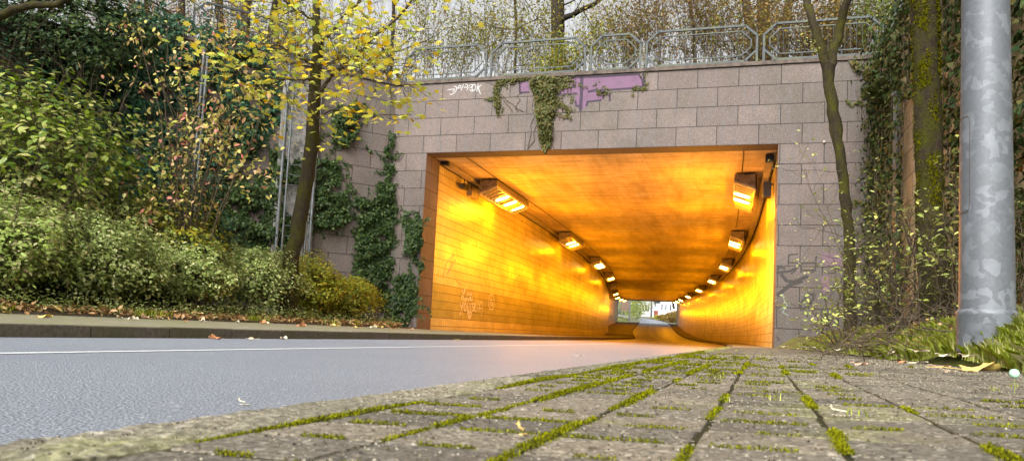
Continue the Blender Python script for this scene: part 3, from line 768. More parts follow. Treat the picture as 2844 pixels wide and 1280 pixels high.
wall_strokes('graffiti', [g([(265, 170), (285, 250), (320, 290), (350, 240), (370, 150), (355, 115), (335, 150), (345, 220)]), g([(425, 260), (440, 320), (480, 320), (495, 250)]), g([(535, 260), (530, 330), (575, 330), (575, 250)]),
    g([(285, 340), (255, 400), (240, 440)]), g([(285, 345), (310, 400), (305, 470), (260, 480)]), g([(370, 430), (345, 480), (365, 520), (405, 500), (410, 440), (370, 430)]), g([(440, 420), (470, 520), (500, 410)]), g([(520, 470), (560, 440), (545, 400), (515, 440), (530, 510), (590, 500)]), g([(600, 420), (600, 480)]),
    g([(205, 590), (215, 670), (250, 720), (290, 660), (310, 580)]), g([(300, 600), (250, 760), (240, 820)]), g([(345, 620), (325, 720), (340, 830), (380, 830), (405, 720), (385, 610), (345, 620)]), g([(440, 600), (430, 830), (480, 840), (495, 600)]), g([(530, 850), (545, 630), (570, 600)]),
    g([(640, 605), (590, 620), (600, 700), (640, 760), (620, 830), (570, 830)]), g([(650, 720), (700, 700), (690, 610), (660, 650), (665, 830), (720, 850)]), g([(790, 530), (770, 680), (750, 800)]), g([(880, 570), (835, 590), (820, 720), (800, 850)]), g([(810, 760), (870, 760)]), g([(920, 540), (905, 860)]), g([(900, 920), (890, 990)]),
    g([(500, 900), (460, 880), (430, 920), (450, 1010), (500, 1100), (550, 1010), (570, 910), (540, 880), (500, 900)]), g([(460, 930), (480, 1040)]), g([(500, 920), (500, 1060)]), g([(535, 920), (520, 1040)]), g([(235, 870), (180, 980)]),
    g([(1200, 310), (1140, 370), (1115, 520), (1120, 700), (1170, 800), (1240, 790), (1285, 690), (1295, 480), (1260, 350), (1200, 310)]), g([(1240, 500), (1190, 500), (1165, 580), (1190, 660), (1240, 650), (1245, 580), (1215, 575)])], .035, M['gr_cream'], 'pale chalky words and a ringed letter on the dark tile band')
g = lambda pts: cz(1100, 400, 1100/2125, pts)
wall_strokes('graffiti', [g([(250, 720), (270, 640), (300, 600), (310, 590), (290, 660), (285, 690)]), g([(270, 700), (320, 620)]), g([(320, 730), (345, 755), (350, 745)]), g([(630, 800), (640, 740), (660, 700), (655, 780)]), g([(650, 760), (680, 740), (690, 800)])], .04, M['gr_tan'], 'faint brown scribbles high on the tiles')

# ---- luminaires
LAMPS = []
def luminaire(s0, side, nglow, label, on=True, L=3.9):
    T = thing('tunnel_lamp', tp(s0, side*(HW - .95), zceil(s0)), label, 'tunnel lamp', 'sodium lamps along both sides of the tunnel ceiling')
    mb = MB(); zc = zceil(s0 + L/2)
    la, lb = side*(HW - .42), side*(HW - 1.0)           # wall side, lane side
    def q(s, l, z): return tp(s, l, z)
    # tilted top plate/hood with closed ends
    zt, zb_w, zb_l = zc - .07, zc - .48, zc - .25
    for (a, b) in ((s0, s0 + L),):
        V = [q(a, la, zb_w), q(b, la, zb_w), q(b, lb, zb_l), q(a, lb, zb_l), q(a, la, zt), q(b, la, zt), q(b, lb, zt), q(a, lb, zt)]
        mb.hexa(V)
    mb.build('housing', M['housing'], T)
    mb = MB()
    n = 11
    for i in range(n + 1):
        a = s0 + L*i/n
        V = [q(a - .02, la, zb_w - .07), q(a + .02, la, zb_w - .07), q(a + .02, lb, zb_l - .07), q(a - .02, lb, zb_l - .07), q(a - .02, la, zb_w - .002), q(a + .02, la, zb_w - .002), q(a + .02, lb, zb_l - .002), q(a - .02, lb, zb_l - .002)]
        mb.hexa(V)
    for l_, z_ in ((la, zb_w), (lb, zb_l)):
        dl = side*.015
        V = [q(s0, l_ - dl, z_ - .08), q(s0 + L, l_ - dl, z_ - .08), q(s0 + L, l_ + dl, z_ - .08), q(s0, l_ + dl, z_ - .08), q(s0, l_ - dl, z_ - .003), q(s0 + L, l_ - dl, z_ - .003), q(s0 + L, l_ + dl, z_ - .003), q(s0, l_ + dl, z_ - .003)]
        mb.hexa(V)
    mb.build('louvre', M['hood'], T)
    for a in (s0 + .25, s0 + L - .25):
        mb = MB(); mb.bar(q(a, la, zc - .05), q(a, lb, zc - .05), .05, .05); mb.bar(q(a, la + side*.03, zb_w), q(a, la + side*.03, zc - .02), .04)
        mb.build('bracket', M['cable'], T)
    _, n_, d_ = cen(s0 + L/2); nn = V3(n_[0], n_[1], 0); dd = V3(d_[0], d_[1], 0)
    gs = [L*(.36 + .24*k) for k in range(nglow)] if on else []
    for k, gsv in enumerate(gs):
        mb = MB(); c = q(s0 + gsv, side*(HW - .76), (zb_w + zb_l)/2 - .055)
        tilt = unit(nn*side*.84 + V3(0, 0, -.26)); up = np.cross(dd, tilt)
        rr = [.012, .034, .042, .042, .034, .012]; xs = [-.25, -.22, -.12, .12, .22, .25]
        pts = [c + tilt*x for x in xs]
        mb.tube(pts, rr, 8)
        mb.build('lamp_tube', M['lamp_glow'], T)
    if on:
        LAMPS.append((q(s0 + L*.6, side*(HW - 1.05), zc - .85), s0, side, dd, nn))
    return T
words_r = ['nearest', 'second', 'third', 'fourth', 'fifth', 'sixth', 'seventh', 'eighth', 'farthest']
for i in range(9):
    luminaire(3.1 + 11.4*i, 1, 2, f'{words_r[i]} louvred sodium lamp above the right tunnel wall, counted from the mouth')
ll = [(3.4, 3), (15.4, 2), (26.6, 3), (38.0, 2), (49.4, 2), (60.8, 2), (72.2, 2), (83.6, 2), (95.0, 2)]
for i, (s0_, ng) in enumerate(ll):
    luminaire(s0_, -1, ng, f'{words_r[i]} louvred sodium lamp above the left tunnel wall, counted from the mouth', on=(i not in (4,)))
LS = []
for (p, s0_, side, dd, nn) in LAMPS:
    kf = 2.0 if s0_ < 6 else (.85 if s0_ < 18 else .6)
    LS.append((p + nn*side*.35 + V3(0, 0, .12), LAMP_W*.22*kf, .10))
    for da in ((-2.3 if s0_ < 6 else -1.6), 3.2): LS.append((p - nn*side*1.1 - V3(0, 0, 1.0) + dd*da, LAMP_W*.40*kf, .30))  # two added fill lights per luminaire, hung in open air to brighten ceiling and mouth
for (p, W_, rad_) in LS:
    l = bpy.data.lights.new('sodium_and_fill_light', 'POINT'); o = bpy.data.objects.new('sodium_and_fill_light', l); COL.objects.link(o)
    l.color = (1.0, .345, .002); l.energy = W_; l.shadow_soft_size = rad_
    o.location = p

# ---- cables, duct, camera box, loudspeaker
def tun_poly(s0, s1, lat, zoff, step=1.0):
    ss = np.arange(s0, s1 + 1e-6, step); return [tp(s, lat(s) if callable(lat) else lat, zceil(s) + zoff) for s in ss]
mb = MB(); mb.tube(tun_poly(.62, 60, -HW + .98, -.018), .014, 5); props(mb.build('ceiling_cable', M['cable']), 'thin dark cable along the ceiling towards the left lamps', 'cable')
mb = MB(); mb.tube(tun_poly(.62, 3.1, HW - .80, -.02, .4), .016, 5); mb.tube(tun_poly(6.8, 14.5, HW - .80, -.02), .014, 5); mb.tube(tun_poly(18.3, 26, HW - .8, -.02), .014, 5)
props(mb.build('ceiling_cable', M['cable']), 'dark cable linking the lamps over the right lane', 'cable')
def duct(side, w, h, label, latin, s1=95):
    T = thing('cable_duct', tp(1, side*(HW - latin), zceil(1)), label, 'cable duct')
    mb = MB(); ss = np.arange(1.2, s1, 1.0)
    for a, b in zip(ss[:-1], ss[1:]):
        V = [tp(s, side*(HW - l), zceil(s) - z) for z in (.03 + h, .03) for s, l in ((a, latin), (b, latin), (b, latin + w), (a, latin + w))]
        mb.hexa(V)
    mb.build('trunking', M['duct'], T)
    mb = MB(); a = 1.0
    V = [tp(s, side*(HW - l), zceil(s) - z) for z in (.02 + h*1.12, .02) for s, l in ((a, latin - .02), (a + .1, latin - .02), (a + .1, latin + w + .02), (a, latin + w + .02))]
    mb.hexa(V); mb.build('end_cap', M['black'], T)
    return T
duct(1, .17, .17, 'square cable duct running under the ceiling along the right wall', .06)
duct(-1, .20, .09, 'flat dark cable tray along the top of the left tiled wall', .04)
T = thing('loudspeaker', tp(3.4, HW - .06, 4.3), 'small black loudspeaker box fixed high on the right tunnel wall', 'loudspeaker')
mb = MB(); _, n_, d_ = cen(2.4); nn = V3(*n_, 0); dd = V3(*d_, 0); up = V3(0, 0, 1)
mb.obox(tp(2.4, HW - .13, 4.46), dd, nn, up, .17, .10, .20); mb.build('body', M['black'], T)
mb = MB(); mb.obox(tp(2.22, HW - .13, 4.46), dd, nn, up, .006, .08, .17); mb.build('grille', M['cable'], T)
mb = MB(); mb.bar(tp(2.4, HW + .03, 4.62), tp(2.4, HW - .1, 4.62), .04); mb.build('bracket', M['cable'], T)
T = thing('security_camera', tp(3.2, -HW + .2, 4.7), 'small dark security camera under the left cable tray', 'security camera')
mb = MB(); mb.obox(tp(2.75, -HW + .12, 4.72), dd, nn, up, .16, .08, .08); mb.build('body', M['black'], T)
mb = MB(); mb.tube([tp(2.58, -HW + .12, 4.72), tp(2.5, -HW + .12, 4.71)], .06, 10); mb.build('lens', M['window_dark'], T)
mb = MB(); mb.bar(tp(2.8, -HW + .1, 4.8), tp(2.8, -HW + .1, 4.99), .03); mb.build('bracket', M['cable'], T)
T = thing('junction_box', tp(3.6, -HW + .1, 4.6), 'flat beige junction box just behind the left security camera', 'junction box')
mb = MB(); mb.obox(tp(3.75, -HW + .08, 4.66), dd, nn, up, .35, .08, .10); mb.build('cover', M['duct'], T)
mb = MB(); mb.bar(tp(3.6, -HW + .06, 4.76), tp(3.6, -HW + .06, 5.0), .025); mb.build('conduit', M['cable'], T)
# ================================================================ RAILINGS
ZC = ZT + .10
def rail_panel(O, e, L, label, mat, bars=True, c=.29, H=1.06, zb=None, group='octagonal railing panels along the parapet'):
    """O: foot of the left post on the coping, e: unit direction"""
    zb = ZC if zb is None else zb
    T = thing('railing_panel', V3(O[0], O[1], zb), label, 'railing', group)
    q = lambda u, z: V3(O[0], O[1], zb) + e*u + V3(0, 0, z)
    nrm = np.cross(e, V3(0, 0, 1))
    def ring(mb, u0, u1, z0, z1, c, w, dd=.04):
        P = [(u0 + c, z1), (u1 - c, z1), (u1, z1 - c*.95), (u1, z0 + c*.95), (u1 - c, z0), (u0 + c, z0), (u0, z0 + c*.95), (u0, z1 - c*.95)]
        for a, b in zip(P, P[1:] + P[:1]):
            A, B = q(*a), q(*b); d = unit(B - A); mb.bar(A - d*w*.3, B + d*w*.3, w, dd, up=nrm)
    mb = MB(); ring(mb, 0, L, .13, H, c, .054, .05); mb.build('outer_frame', mat, T)
    for u in (0, L):
        mb = MB(); mb.bar(q(u, 0.0), q(u, .13 + c*.95 + .03), .058, .052, up=nrm); mb.build('post', mat, T)
    mb = MB(); ring(mb, .14, L - .14, .27, H - .14, c*.84, .028, .026)
    for u, z0, z1 in ((L*.33, H - .14, H), (L*.66, H - .14, H), (L*.33, .13, .27), (L*.66, .13, .27)): mb.bar(q(u, z0), q(u, z1), .022)
    for su, sz in ((0, 0), (1, 0), (0, 1), (1, 1)):
        ua, ub = (c*.45, .14 + c*.40) if su == 0 else (L - c*.45, L - .14 - c*.40)
        za, zb2 = (.13 + c*.38, .27 + c*.34) if sz == 0 else (H - c*.38, H - .14 - c*.34)
        mb.bar(q(ua, za), q(ub, zb2), .022)
    mb.build('inner_frame', mat, T)
    mb = MB(); mb.bar(q(0, .05), q(L, .05), .03); mb.build('bottom_rail', mat, T)
    if bars:
        mb = MB(); n = max(2, int(round((L - .5)/.125)))
        for k in range(1, n):
            u = .2 + (L - .4)*k/n
            ed = min(u - .14, L - .14 - u); cut = max(0, c*.84 - ed)*.78
            mb.bar(q(u, .27 + cut), q(u, H - .14 - cut), .011)
        mb.build('baluster', mat, T)
    return T
def u_at(x, y=200): 
    p = onplane(x, y, RF + EV*.25, EV); return np.dot(p - RF, EU)
spans = [(1125, 1347, 240), (1363, 1623, 215), (1640, 1777, 200), (1794.5, 2101, 185), (2120.6, 2452, 165)]
lab = ['long octagonal railing panel partly behind yellow maple leaves', 'long railing panel with thin bars in front of the thick dark trunk', 'short octagonal railing panel between two long ones', 'longest octagonal railing panel over the purple graffiti end and beyond', 'octagonal railing panel behind the fork of the mossy tree']
for (a, b, y), lb in zip(spans, lab):
    ua, ub = u_at(a, y), u_at(b, y)
    rail_panel(fc(ua, .25), EU, ub - ua, lb, M['rail'])
rail_panel(KC + WD*.25 - WN*.2, WD, 2.5, 'weathered railing panel on the wing wall behind the maple', M['rail'])
rail_panel(KC + WD*2.95 - WN*.2, WD, 2.5, 'weathered railing panel mostly hidden by pink leaves', M['rail'])
rail_panel(FRC + EU*.22 - EV*.2, -EV, 2.6, 'pale grey railing panel turned edge-on beside the big mossy trunk', M['rail_clean'])
rail_panel(FRC + EU*.22 - EV*3.0, -EV, 2.6, 'pale grey railing panel hidden behind the thick mossy trunk', M['rail_clean'])

# ================================================================ LEFT WALL FITTINGS
def onwing(x, y, lift=0.0): return onplane(x, y, KC + WN*lift, WN)
a, b = onwing(775, 400), onwing(880, 400)
ua, ub = np.dot(a - KC, WD), np.dot(b - KC, WD)
T = thing('concrete_pilaster', KC + WD*(ua + ub)/2, 'pale rough concrete strip behind the trellis poles on the wing wall', 'pilaster')
mb = MB()
P = lambda u, w, z: KC + WD*u + WN*w + V3(0, 0, z)
def wbox(mb, u0, u1, w0, w1, z0, z1): mb.hexa([P(u0, w0, z0), P(u1, w0, z0), P(u1, w1, z0), P(u0, w1, z0), P(u0, w0, z1), P(u1, w0, z1), P(u1, w1, z1), P(u0, w1, z1)])
um = min(ua, ub); ux = max(ua, ub)
wbox(mb, um, ux, .003, .05, .2, 6.6); mb.build('panel', M['shutter_concrete'], T)
mb = MB(); wbox(mb, um - .02, um + .10, .052, .12, .2, 6.6); wbox(mb, ux - .10, ux + .02, .052, .12, .2, 6.6); mb.build('edge_rib', M['shutter_concrete'], T)
T = thing('trellis', KC + WD*(um + ux)/2 + WN*.3, 'tall steel climbing trellis with poles and cross wires on the concrete strip', 'trellis')
for x0, x1, rad in ((800, 782, .042), (816, 798, .028), (872, 855, .03)):
    mb = MB(); a = onwing(x0, 245, .3); b = onwing(x1, 690, .3); a[2] = 7.0; mb.tube([a, V3(a[0], a[1], .2)], rad, 8); mb.build('pole', M['pipe'], T)
mb = MB(); A, B = onwing(812, 300, .3), onwing(868, 300, .3)
for z in np.arange(.8, 6.8, .27): mb.bar(V3(A[0], A[1], z), V3(B[0], B[1], z + .02), .014)
mb.build('cross_wire', M['pipe'], T)
for x, zt, lb in ((871, 4.3, 'short steel pole right of the leaning maple trunk'), (858, 4.1, 'thinner steel pole just left of its twin behind the maple trunk'), (545, 6.8, 'thin grey pole among pink leaves on the left'), (556, 6.6, 'second thin grey pole among pink leaves')):
    a = onwing(x, 520, .28) if x > 600 else onwing(x, 400, .5)
    T = thing('steel_pole', V3(a[0], a[1], .2), lb, 'pole')
    mb = MB(); mb.tube([V3(a[0], a[1], .2), V3(a[0], a[1], zt)], .035, 8); mb.build('shaft', M['pipe'], T)
    mb = MB(); mb.tube([V3(a[0], a[1], zt), V3(a[0], a[1], zt + .04)], .045, 8); mb.build('cap', M['pipe'], T)
    mb = MB(); mb.bar(V3(a[0], a[1], zt - .5), V3(*(a - WN*.27)[:2], zt - .5), .03); mb.build('wall_bracket', M['pipe'], T)
# grey upright on the right wing wall
a = onplane(2489, 600, FRC - EU*.25, EU)
T = thing('steel_pole', V3(a[0], a[1], .4), 'wide grey upright post in the ivy left of the pale wing wall', 'pole')
mb = MB(); mb.bar(V3(a[0], a[1], .4), V3(a[0], a[1], 5.2), .13, .08); mb.build('shaft', M['pipe'], T)
mb = MB(); mb.bar(V3(a[0], a[1], 5.2), V3(a[0], a[1], 5.26), .16, .12); mb.build('cap', M['pipe'], T)
mb = MB(); p = fc(*[face_uz(2288, 395)[0]], 0, face_uz(2288, 395)[1]); mb.obox(p - EV*.02, EU, EV, V3(0, 0, 1), .022, .02, .032); mb.obox(p - EV*.05 + V3(0, 0, .0), EU, EV, V3(0, 0, 1), .02, .012, .02)
props(mb.build('wall_marker', M['duct'], None, p), 'tiny white survey plate on the stone right of the opening', 'marker')

# ================================================================ LAMP POST
pc = at(2741, 952, 4.75); zb = zver(np.dot(KN, pc[:2]), np.dot(KD, pc[:2])) - .05
PB = V3(pc[0], pc[1], zb)
def wpx(px, D): return px/F*D
T = thing('street_lamp', PB, 'thick galvanised steel lighting mast with welded collar and hatch at the pavement edge', 'lamp post')
r0, r1 = wpx(147, 4.75)/2, wpx(136, 4.75)/2
mb = MB(); zc_ = at(2741, 874, 4.75)[2]
prof = [(zb, r0), (zc_ - .005, r0), (zc_ + .012, r0 + .004), (zc_ + .022, r0 - .004), (zc_ + .03, r1 + .004)]
mb.tube([V3(PB[0], PB[1], z) for z, _ in prof], [r for _, r in prof], 48); mb.build('base_collar', M['galv'], T)
mb = MB(); zs = np.linspace(zc_ + .028, 9.5, 24); rs = np.interp(zs, [zc_, 2.3, 9.5], [r1, r1*.89, r1*.5]); mb.tube([V3(PB[0], PB[1], z) for z in zs], rs, 48); mb.build('shaft', M['galv'], T)
# hatch: curved door plate on the left flank
hx = at(2741, 330, 4.75)[2]; hz0, hz1 = at(2741, 595, 4.75)[2], at(2741, 330, 4.75)[2]
def on_shaft(ang, z, dr): 
    rr = np.interp(z, [zc_, 2.3, 9.5], [r1, r1*.89, r1*.5]) + dr; return V3(PB[0] + rr*cos(ang), PB[1] + rr*sin(ang), z)
vd = math.atan2(-PB[1], -PB[0]); A0, A1 = vd - R_(118), vd - R_(37)
mb = MB(); na = 14; V = []; Z = np.linspace(hz0 + .012, hz1 - .012, 10)
for z in Z:
    for k in range(na + 1): V.append(on_shaft(A0 + (A1 - A0)*k/na, z, .0022))
mb.add(V, [(i*(na + 1) + k, i*(na + 1) + k + 1, (i + 1)*(na + 1) + k + 1, (i + 1)*(na + 1) + k) for i in range(len(Z) - 1) for k in range(na)], None, 0, True)
hd = mb.build('hatch', M['galv'], T)
mb = MB(); pts = []
cr = .05
for ang, z in [(A0, hz0), (A1 - .12, hz0), (A1 - .03, hz0 + .02), (A1, hz0 + .06), (A1, (hz0 + hz1)/2), (A1, hz1 - .06), (A1 - .03, hz1 - .02), (A1 - .12, hz1), (A0, hz1)]: pts.append(on_shaft(ang, z, .002))
P2 = []
for a, b in zip(pts[:-1], pts[1:]):
    for k in range(5): 
        q = a + (b - a)*k/5; v = q[:2] - PB[:2]; rr = np.interp(q[2], [zc_, 2.3, 9.5], [r1, r1*.89, r1*.5]) + .0018; v = v/np.linalg.norm(v)*rr; P2.append(V3(PB[0] + v[0], PB[1] + v[1], q[2]))
mb.tube(P2, .0022, 5); mb.build('hatch_seam', M['cable'], hd)

# ================================================================ TREES
def wob(pts, n, amp, rg):
    """resample a polyline with a little wobble"""
    pts = [np.asarray(p, float) for p in pts]; d = [0]
    for a, b in zip(pts[:-1], pts[1:]): d.append(d[-1] + np.linalg.norm(b - a))
    t = np.linspace(0, d[-1], n); P = np.array(pts); out = np.stack([np.interp(t, d, P[:, k]) for k in range(3)], 1)
    w = rg.normal(size=out.shape)*amp; w[0] = 0; w[-1] = 0
    return [o for o in out + w]
def grow(mb, p, d, L, r, depth, rg, tips, spread=.55, up=.12, n=5, ratio=.62, kids=(2, 4), minr=.0035, curv=.22):
    """recursive twig growth; collects leaf anchor points in tips"""
    pts = [p]; dd = unit(d)
    for k in range(n):
        dd = unit(dd + rg.normal(size=3)*curv*.45 + V3(0, 0, up)*.5); pts.append(pts[-1] + dd*L/n)
    rad = np.linspace(r, max(minr*.7, r*.45), n + 1)
    mb.tube(pts, rad, 7 if r > .03 else (5 if r > .012 else 3), cap=False)
    if depth == 0 or r < minr:
        tips.extend(pts[1:]); return
    if depth == 1: tips.extend(pts[2:])
    for k in range(rg.integers(kids[0], kids[1] + 1)):
        f = rg.uniform(.3, 1.0); i = min(n - 1, int(f*n)); q = pts[i] + (pts[i + 1] - pts[i])*(f*n - i)
        nd = unit(dd + rg.normal(size=3)*spread + V3(0, 0, up)); grow(mb, q, nd, L*rg.uniform(.5, .8), rad[i]*ratio, depth - 1, rg, tips, spread, up, max(3, n - 1), ratio, kids, minr, curv)
def scatter(tips, per, spread, rg):
    P = np.repeat(np.array(tips), per, axis=0); return P + rg.normal(size=P.shape)*spread

# -- maple leaning across the wing wall
rg = np.random.default_rng(21)
D0 = 15.6
base = atv(722, 790, D0); base[2] = .3
T = thing('maple_tree', base, 'leaning maple with yellow leaves rising from the left shrubs before the wing wall', 'tree')
tr = MB(); path = [base, atv(728, 680, D0), atv(745, 600, D0), atv(766, 480, D0), atv(785, 350, D0), atv(793, 230, D0), atv(797, 110, D0), atv(796, 0, D0), atv(797, -160, D0)]
P = wob(path, 26, .015, rg); px = np.interp(np.linspace(0, 1, 26), [0, .2, .55, .8, 1], [.19, .165, .145, .085, .05])
tr.tube(P, px, 12, jit=.06, rg=rg); tr.build('trunk', M['bark_moss'], T)
br = MB(); tips = []
main = [([atv(790, 250, D0), atv(830, 200, D0 - .5), atv(880, 150, D0 - 1), atv(940, 95, D0 - 1.5), atv(1010, 30, D0 - 2), atv(1060, -40, D0 - 2.4)], .05),
        ([atv(792, 300, D0), atv(840, 275, D0 - .6), atv(900, 285, D0 - 1.1), atv(970, 290, D0 - 1.5), atv(1035, 288, D0 - 1.8)], .022),
        ([atv(795, 170, D0), atv(740, 130, D0 - .8), atv(680, 110, D0 - 1.4), atv(630, 120, D0 - 1.8)], .03),
        ([atv(796, 120, D0), atv(850, 60, D0 - .8), atv(900, 10, D0 - 1.3), atv(940, -50, D0 - 1.6)], .035),
        ([atv(793, 200, D0), atv(760, 200, D0 - .9), atv(700, 200, D0 - 1.6), atv(640, 190, D0 - 1.9)], .025),
        ([atv(797, 60, D0), atv(740, 20, D0 - .8), atv(690, -20, D0 - 1.4)], .03),
        ([atv(792, 330, D0), atv(840, 345, D0 - .6), atv(862, 365, D0 - .9)], .012),
        ([atv(880, 150, D0 - 1), atv(950, 170, D0 - 1.5), atv(1010, 190, D0 - 1.7)], .02),
        ([atv(795, 160, D0), atv(850, 160, D0 - 1.2), atv(910, 190, D0 - 1.9)], .025)]
subs = {}
for i, (pl, r) in enumerate(main):
    Q = wob(pl, 14, .02, rg); rad = np.linspace(r, r*.35, 14); br.tube(Q, rad, 7, cap=False)
    for k in range(3, 14):
        if i in (1, 6):
            if k > 4: tips.extend([Q[k]]*(5 if i == 1 else 2))
            continue
        for _ in range(2):
            d = unit(rg.normal(size=3)*.8 + (Q[k] - Q[k - 1])/np.linalg.norm(Q[k] - Q[k - 1])*.8 - V3(0, 0, .05)); grow(br, Q[k], d, rg.uniform(.5, 1.1), .010, 1, rg, tips, .6, -.02, 4, .6, (1, 3))
br.build('branch', M['twig_dark'], T)
tips = np.array(tips)
def topx(p):                                       # world -> view px (2575 scale) to thin the crown where the photo shows gaps
    d = p - V3(0, 0, CZ); fy = d[:, 1]*cos(PIT) + d[:, 2]*sin(PIT); u = -d[:, 1]*sin(PIT) + d[:, 2]*cos(PIT)
    a = d[:, 0]/fy*F; b = -u/fy*F; c, s = cos(ROL), sin(ROL)
    return (1422 + a*c - b*s)/1.1044, (PPY + a*s + b*c)/1.1044
Pm = scatter(tips, 2, .2, rg); Pm = Pm[rg.uniform(size=len(Pm)) < .55]
leaf_cloud('foliage', Pm, (.09, .165), M['leaf_yellow'], T, None, 'maple', 1.0, None, .7, rg, .95)

# -- forked mossy tree
rg = np.random.default_rng(31)
D1 = 11.2
base = atv(2140, 815, D1)
base[2] = zver(np.dot(KN, base[:2]), np.dot(KD, base[:2])) - .1
T = thing('forked_tree', base, 'slender mossy tree forking in a Y before the right stone pier', 'tree')
tr = MB(); fork = atv(2083, 165, D1)
P = wob([base, atv(2137, 690, D1), atv(2137, 600, D1), atv(2125, 500, D1), atv(2118, 420, D1), atv(2098, 300, D1), atv(2086, 225, D1), fork], 30, .012, rg)
rad = np.interp(np.linspace(0, 1, 30), [0, .1, .35, .72, .78, .84, .95, 1], [.115, .09, .085, .08, .105, .08, .085, .10]); rad = rad*rg.uniform(.93, 1.07, 30)
tr.tube(P, rad, 14, jit=.06, rg=rg)
tr.tube(wob([fork - V3(0, 0, .1), atv(2062, 120, D1), atv(2045, 60, D1), atv(2030, 0, D1 + .2), atv(2000, -120, D1 + .4)], 14, .012, rg), np.linspace(.075, .05, 14)*rg.uniform(.93, 1.07, 14), 12, jit=.05, rg=rg)
tr.tube(wob([fork - V3(0, 0, .1), atv(2102, 120, D1), atv(2112, 60, D1), atv(2130, 0, D1 - .2), atv(2165, -120, D1 - .4)], 14, .012, rg), np.linspace(.08, .055, 14)*rg.uniform(.93, 1.07, 14), 12, jit=.05, rg=rg)
tr.build('trunk', M['bark_green'], T)
br = MB(); tips = []
for (x, y), (dx, dy), L in (((2120, 430), (-1, 0), 1.2), ((2098, 160), (-1, .3), .5), ((2128, 520), (1, .1), .9), ((2130, 570), (-1, -.1), .8), ((2137, 640), (-1, -.2), .7), ((2137, 700), (1, .2), .8), ((2135, 600), (-1, .3), 1.0)):
    grow(br, atv(x, y, D1 - .08), V3(dx, -.3, dy), L, .007, 2, rg, tips, .5, .02, 5, .6, (1, 3), .002)
br.build('branch', M['twig'], T)
leaf_cloud('foliage', scatter(tips, 1, .04, rg), (.035, .07), M['twig_leaf'], T, None, 'oval', .8, None, .1, rg, .6)

# -- big mossy trunk
rg = np.random.default_rng(41)
D2 = 8.4
base = atv(2352, 835, D2); base[2] = zver(np.dot(KN, base[:2]), np.dot(KD, base[:2])) - .1
T = thing('mossy_tree', base, 'thick trunk shaggy with green moss just left of the steel mast', 'tree')
tr = MB()
P = wob([base, atv(2350, 750, D2), atv(2345, 650, D2), atv(2338, 500, D2), atv(2334, 350, D2), atv(2332, 230, D2), atv(2328, 100, D2), atv(2326, 0, D2), atv(2322, -220, D2)], 44, .006, rg)
wv = np.interp(np.linspace(0, 1, 44), [0, .08, .25, .5, .62, .7, 1], [44, 37, 32, 30, 29, 31, 31])
n_ = 26; V = []
for i, p in enumerate(P):
    for k in range(n_):
        a = 2*pi*k/n_; rr = wv[i]*1.1044/F*D2*(1 + .07*sin(3*a + i*.2) + .05*sin(5*a - i*.33) + rg.uniform(-.035, .035)); V.append(p + V3(cos(a), sin(a), 0)*rr)
tr.add(V, [(i*n_ + k, i*n_ + (k + 1) % n_, (i + 1)*n_ + (k + 1) % n_, (i + 1)*n_ + k) for i in range(43) for k in range(n_)], None, 0, True)
tr.build('trunk', M['bark_moss'], T)
# shaggy moss tufts on the trunk
n = 22000; zi = rg.uniform(8, 43, n); ang = rg.uniform(0, 2*pi, n); Pa = np.array(P); idx = zi.astype(int)
C_ = Pa[idx] + (Pa[np.minimum(idx + 1, 43)] - Pa[idx])*(zi - idx)[:, None]; rr = wv[idx]*1.1044/F*D2*1.0
O_ = np.stack([np.cos(ang), np.sin(ang), np.zeros(n)], 1); Pt = C_ + O_*rr[:, None]*.98
keep = vnoise(Pt, .5, 3) > -.25 - .5*np.clip((zi - 22)/12, -1, 1); keep &= rg.uniform(size=n) < np.clip((zi - 6)/14, .15, 1)
Pt, O_ = Pt[keep], O_[keep]; k = len(Pt)
v, q = leaves_verts(Pt, O_ + rg.normal(size=(k, 3))*.5, V3(0, 0, -1) + O_*.7 + rg.normal(size=(k, 3))*.4, rg.uniform(.02, .05, k), rg.uniform(.008, .02, k), 'diamond')
fast_mesh('moss_fur', v, q, leaf_mat('moss_fur', [(.04, .04, .006), (.075, .07, .008), (.025, .025, .005), (.11, .10, .015)], .1, .9, .05), T)

# -- trees of the park beyond the railing
def park_tree(name, base, pts, rads, label, seed, mat, nb=8, leafm=None, per=2, lsz=(.05, .09), L=2.2, side=None, bz=.35, r0=.03, spr=.12, shape='oval'):
    rg = np.random.default_rng(seed); T = thing(name, base, label, 'tree', None)
    mb = MB(); P = wob([base] + pts, 22, .02, rg); mb.tube(P, np.interp(np.linspace(0, 1, 22), np.linspace(0, 1, len(rads)), rads), 10, jit=.05, rg=rg); mb.build('trunk', mat, T)
    mb = MB(); tips = []
    for k in range(nb):
        i = int(rg.uniform(bz, .98)*21); d = unit(V3(rg.normal(), rg.normal()*.5, rg.uniform(-.1, .8)))
        if side is not None and rg.uniform() < .7: d[0] = abs(d[0])*side
        grow(mb, P[i], d, L*rg.uniform(.6, 1.2), r0*rg.uniform(.6, 1.1), 3, rg, tips, .5, .1, 5, .6, (2, 4), .004)
    mb.build('branch', mat, T)
    if leafm and tips:
        Q = scatter(tips, per, spr, rg); leaf_cloud('foliage', Q, lsz, leafm, T, None, shape, .4, None, .4, rg, .7)
    return T
def pb(x, D, z=7.0): 
    p = atv(x, 150, D); return V3(p[0], p[1], z)
park_tree('park_tree', pb(1404, 23.5), [atv(1404, 100, 23.5), atv(1402, 0, 23.5), atv(1400, -250, 23.5)], [.27, .24, .22, .18], 'thick dark trunk right behind the railing over the tunnel mouth', 51, M['bark_dark'], 5, M['leaf_olive'], 1, L=2.5)
rg = np.random.default_rng(52)
o = [c for c in bpy.data.objects if c.name.startswith('park_tree')][0]
